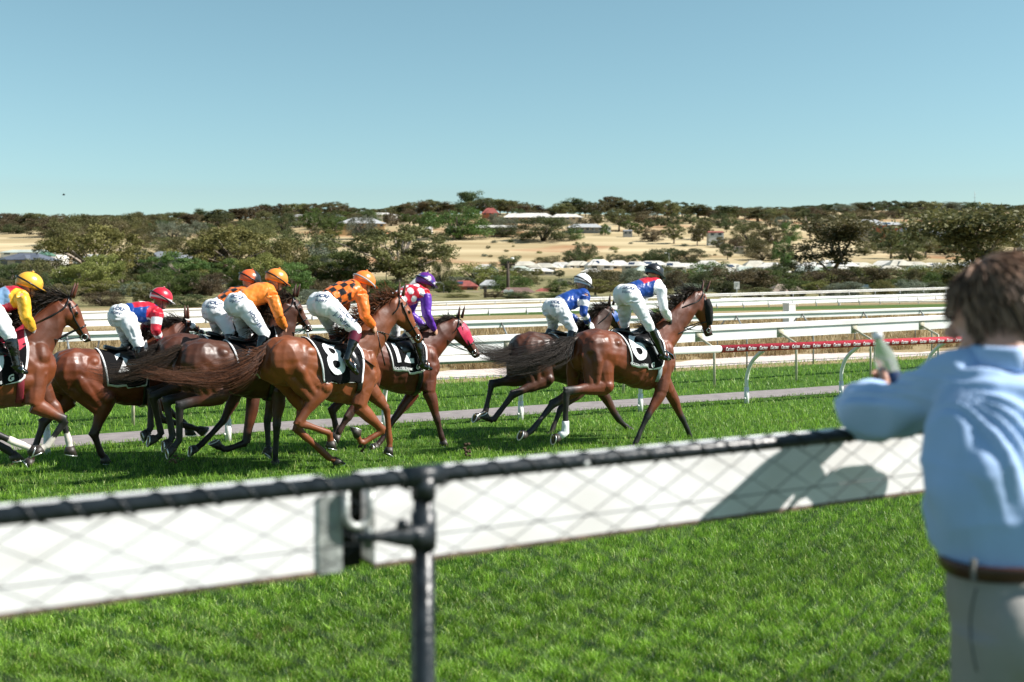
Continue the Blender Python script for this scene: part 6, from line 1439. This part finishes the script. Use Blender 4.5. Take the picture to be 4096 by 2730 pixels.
    for sh, el, ha, sd in ((shL, elL, haL, -1), (shR, elR, haR, 1)):
        ar = (el - sh); dn_ = -UP * .03
        b.tube([lerp(c_sh, sh, .45), sh, sh + ar * .3 + dn_ * .5, sh + ar * .65 + dn_, el - ar * .06 + dn_ * .3, el + (ha - el) * .12], [.088, .080, .076, .074, .071, .066], 18)
        b.tube([el, lerp(el, ha, .5), lerp(el, ha, .9)], [.070, .058, .044], 16)
        b.ell(el - UP * .035 + U * .05 * (1 if sd < 0 else -1), (.075, .06, .06), (U, N, UP), 14, 10)
    for sd in (-1, 1): b.tube([c_blt + U * (.10 * sd - .02) - N * .075 + UP * .09, mid + U * (.15 * sd - .045) - N * .085, lerp(c_blt, c_sh, .82) + U * (.15 * sd - .03) - N * .075, c_sh + U * (.13 * sd) - N * .03 - UP * .02], [.03, .075, .075, .06], 14)
    me = b.remesh(.009, 4); co = mesh_np(me); nr = normals_np(me); d = co - np.array(c_blt); uu = d @ np.array(U); zz_ = d[:, 2]
    # folds: radiating from the shoulder and drag lines to the waist
    ds = co - np.array(shL); ang = np.arctan2(ds[:, 2], ds @ np.array(U) + .12); rad = np.linalg.norm(ds, axis=1)
    f1 = np.sin(ang * 15 + vnoise(co, 2.5, 3) * 2.2) * np.clip(1 - np.abs(rad - .26) / .26, 0, 1)
    f2 = (1 - 2 * np.abs(np.sin((zz_ * 13 - uu * 9) + vnoise(co, 2.2, 6) * 1.6)) ** .7) * np.clip((.34 - zz_) / .25, 0, 1)
    on_arm = np.clip((-(uu) - .21) / .06, 0, 1); fa = (1 - 2 * np.abs(np.sin((ds @ np.array(U)) * 24 + (ds[:, 2]) * 17 + vnoise(co, 3, 9) * 1.6)) ** .7) * on_arm
    wr = .009 * f1 + .010 * f2 + .010 * fa + .006 * vnoise(co, 3.2, 12) + .003 * vnoise(co, 9, 14)
    set_np(me, co + nr * wr[:, None].astype(np.float32)); set_col(me, np.tile((.35, .485, .72), (len(co), 1)))
    bv = bvh_of(me); sh_o = finish(me, 'shirt', M['cotton'], root)
    def onback(p, off=.003):
        h_ = bv.ray_cast(p - N * .6, N); return (h_[0] if h_[0] is not None else p) - N * off
    sb = MB(); sb.tube([onback(lerp(shL + U * .01, shR - U * .01, t_) - UP * (.055 + .012 * math.sin(t_ * 3.14))) for t_ in np.linspace(.02, .98, 24)], .0035, 6); sb.tube([onback(shL + U * (.012 - .012 * t_) - UP * (.02 + .22 * t_) ) for t_ in np.linspace(0, 1, 12)], .003, 6); sb.build('yoke_seam', M['shirt_seam'], sh_o)
    cb = MB(); axis = (hdc - nk).normalized(); cpts = [nk - UP * .022 + (U * (.086 * math.cos(a)) + N * (.082 * math.sin(a))) + axis * .005 for a in np.linspace(-2.6 - 1.57 + 3.14, 2.6 - 1.57 + 3.14, 22)]
    cb.tube(cpts, [(.009, .030)] * 22, 8, side=(U + N * .01)); cb.build('collar', M['shirt_cloth'], sh_o)
    # trousers, belt, shoes
    b = MB(); b.tube([c_blt - UP * .004, c_blt - UP * .06, hip - UP * .02, hip - UP * .10], [(.168, .126), (.178, .138), (.188, .150), (.17, .13)], 24, side=U)
    for i, sd in ((0, -1), (1, 1)):
        b.ell(hip + U * (.085 * sd) - N * .05 - UP * .03, (.10, .095, .12), (U, N, UP), 14, 10)
        b.tube([hips[i] - UP * .02, lerp(hips[i], kn[i], .4), kn[i], lerp(kn[i], feet[i], .5), feet[i] + UP * .03], [.115, .108, .086, .082, .084], 18)
    me = b.remesh(.010, 4); co = mesh_np(me); nr = normals_np(me); wr = .005 * vnoise(co * np.array((1, 1, .4), np.float32), 6, 4) + .004 * np.sin(co[:, 2] * 60 + 3 * vnoise(co, 4, 3)) * np.clip(vnoise(co, 2, 6), 0, 1); set_np(me, co + nr * wr[:, None].astype(np.float32)); set_col(me, np.tile((.30, .285, .265), (len(co), 1)))
    bv2 = bvh_of(me); tr = finish(me, 'trousers', M['twill'], root)
    def onhip(p, off=.003, d=None):
        d = d or N; h_ = bv2.ray_cast(p - d * .6, d); return (h_[0] if h_[0] is not None else p) - d * off
    dU = (U * .75 + N * .66).normalized(); pb = MB()
    pb.tube([onhip(c_blt + U * (-.135 - .02 * math.sin(t_ * 3)) - UP * (.035 + .17 * t_), .002, dU) for t_ in np.linspace(0, 1, 14)], .0022, 6)
    pb.build('pocket_seam', M['trouser_seam'], tr); pb = MB(); pb.tube([onhip(c_blt + U * x_ - UP * z_) for x_, z_ in ((-.02, .10), (.06, .10), (.13, .105), (.13, .125), (.06, .122), (-.02, .12), (-.02, .10))], .0022, 6); pb.build('pocket_seam', M['trouser_seam'], tr)
    bb = MB(); ring = [c_blt + UP * (.012 + .012 * math.cos(a)) + U * (.184 * math.cos(a)) + N * (.144 * math.sin(a)) for a in np.linspace(0, 6.2832, 40)]; bb.tube(ring, [(.0045, .0185)] * 40, 8, side=None); bb.build('belt', M['belt'], root)
    lb = MB()
    for a in (-2.05, -1.2, -2.9, -.3): lb = MB(); q = c_blt + UP * .01 + U * (.189 * math.cos(a)) + N * (.149 * math.sin(a)); lb.box(q, (.006, .004, .023), (U, N, UP)); lb.build('belt_loop', M['trouser_cloth'], tr, sm=False)
    for f in feet:
        b = MB(); b.tube([f - N * .09 + UP * .03, f - N * .05 + UP * .045, f + N * .06 + UP * .04, f + N * .17 + UP * .025], [(.036, .03), (.042, .045), (.046, .036), (.030, .02)], 14, side=U); b.build('shoe', M['black_leather'], root)
    # bottle in the left hand
    g0 = P(505, 512, 2.44); g1 = P(448, 333, 2.50); ax = (g1 - g0).normalized(); L = (g1 - g0).length; base = g0 - ax * .055
    bt = tag(empty('water_bottle', base), "clear drinking bottle with dark blue label held in the man's left hand", 'bottle')
    prof = [(0, .026), (.006, .031), (.03, .0325), (.07, .031), (.085, .0325), (.115, .0315), (.14, .0325), (.165, .030), (.19, .021), (.205, .0145), (.225, .0135)]
    k_ = (L + .055 - .02) / .225
    b = MB(); b.tube([base + ax * (z * k_) for z, r in prof], [r for z, r in prof], 24); b.build('bottle_body', M['clear_plastic'], bt)
    b = MB(); b.tube([base + ax * (.050 * k_), base + ax * (.092 * k_)], [.0332, .0338], 24, caps=False); b.build('label', M['blue_label'], bt)
    b = MB(); b.tube([base + ax * (.222 * k_), base + ax * (.245 * k_)], [.0165, .016], 20); b.build('cap', M['white_plastic'], bt)
M['cotton'] = vmat('cotton_shirt', .8, .2, .25, 60, .004, sheen=.15, var=.03, vscale=8); M['twill'] = vmat('grey_twill', .85, .2, .25, 90, .003, var=.05, vscale=10)
M['shirt_cloth'] = mat('shirt_cloth', (.35, .485, .72), .8, .03, 8); M['shirt_seam'] = mat('shirt_seam', (.24, .36, .58), .85, .03, 8); M['trouser_cloth'] = mat('trouser_cloth', (.17, .16, .15), .85, .05, 10); M['trouser_seam'] = mat('trouser_seam', (.17, .16, .15), .85, .05, 10)
M['clod'] = mat('brown_soil', (.10, .06, .035), .95, .3, 30); M['belt'] = mat('brown_belt', (.055, .018, .012), .35, .15, 20); M['blue_label'] = mat('blue_label', (.015, .04, .12), .3, .2, 20)
def clear_plastic():
    m, n, b = new_mat('clear_plastic'); b.inputs['Base Color'].default_value = (.93, .95, .97, 1); b.inputs['Roughness'].default_value = .03; b.inputs['Transmission Weight'].default_value = .8; b.inputs['IOR'].default_value = 1.1
    tc = nd(n, 'ShaderNodeTexCoord'); no = nd(n, 'ShaderNodeTexNoise'); no.inputs['Scale'].default_value = 18; n.links.new(tc.outputs['Object'], no.inputs['Vector'])
    bp = nd(n, 'ShaderNodeBump'); bp.inputs['Strength'].default_value = .4; bp.inputs['Distance'].default_value = .01; n.links.new(no.outputs['Fac'], bp.inputs['Height']); n.links.new(bp.outputs[0], b.inputs['Normal']); return m
M['clear_plastic'] = clear_plastic()
spectator()

# clods of turf thrown up behind the hooves
r_ = random.Random(3)
for i, (px, py, p) in enumerate([(1462, 1760, 13.0), (1490, 1795, 13.1), (1447, 1800, 12.9), (1478, 1742, 13.0), (1870, 1800, 12.9), (1882, 1824, 12.8), (1858, 1815, 12.9), (1896, 1836, 12.8), (700, 1818, 13.4), (722, 1838, 13.4), (735, 1800, 13.5), (690, 1842, 13.4), (60, 1850, 13.0), (1868, 1790, 13.0)]):
    b = MB(); q = on_perp(px, py, p); s_ = r_.uniform(.012, .03)
    for k in range(4): b.ell(q + Vector((r_.gauss(0, s_), r_.gauss(0, s_), r_.gauss(0, s_))), (s_ * r_.uniform(.5, 1.1), s_ * r_.uniform(.4, .9), s_ * r_.uniform(.4, .9)), n=7, m=5)
    tag(b.build('turf_clod', M['clod'], off=q), 'small brown clod of turf flying up behind the hooves', 'clod', 'clods thrown up by the hooves')
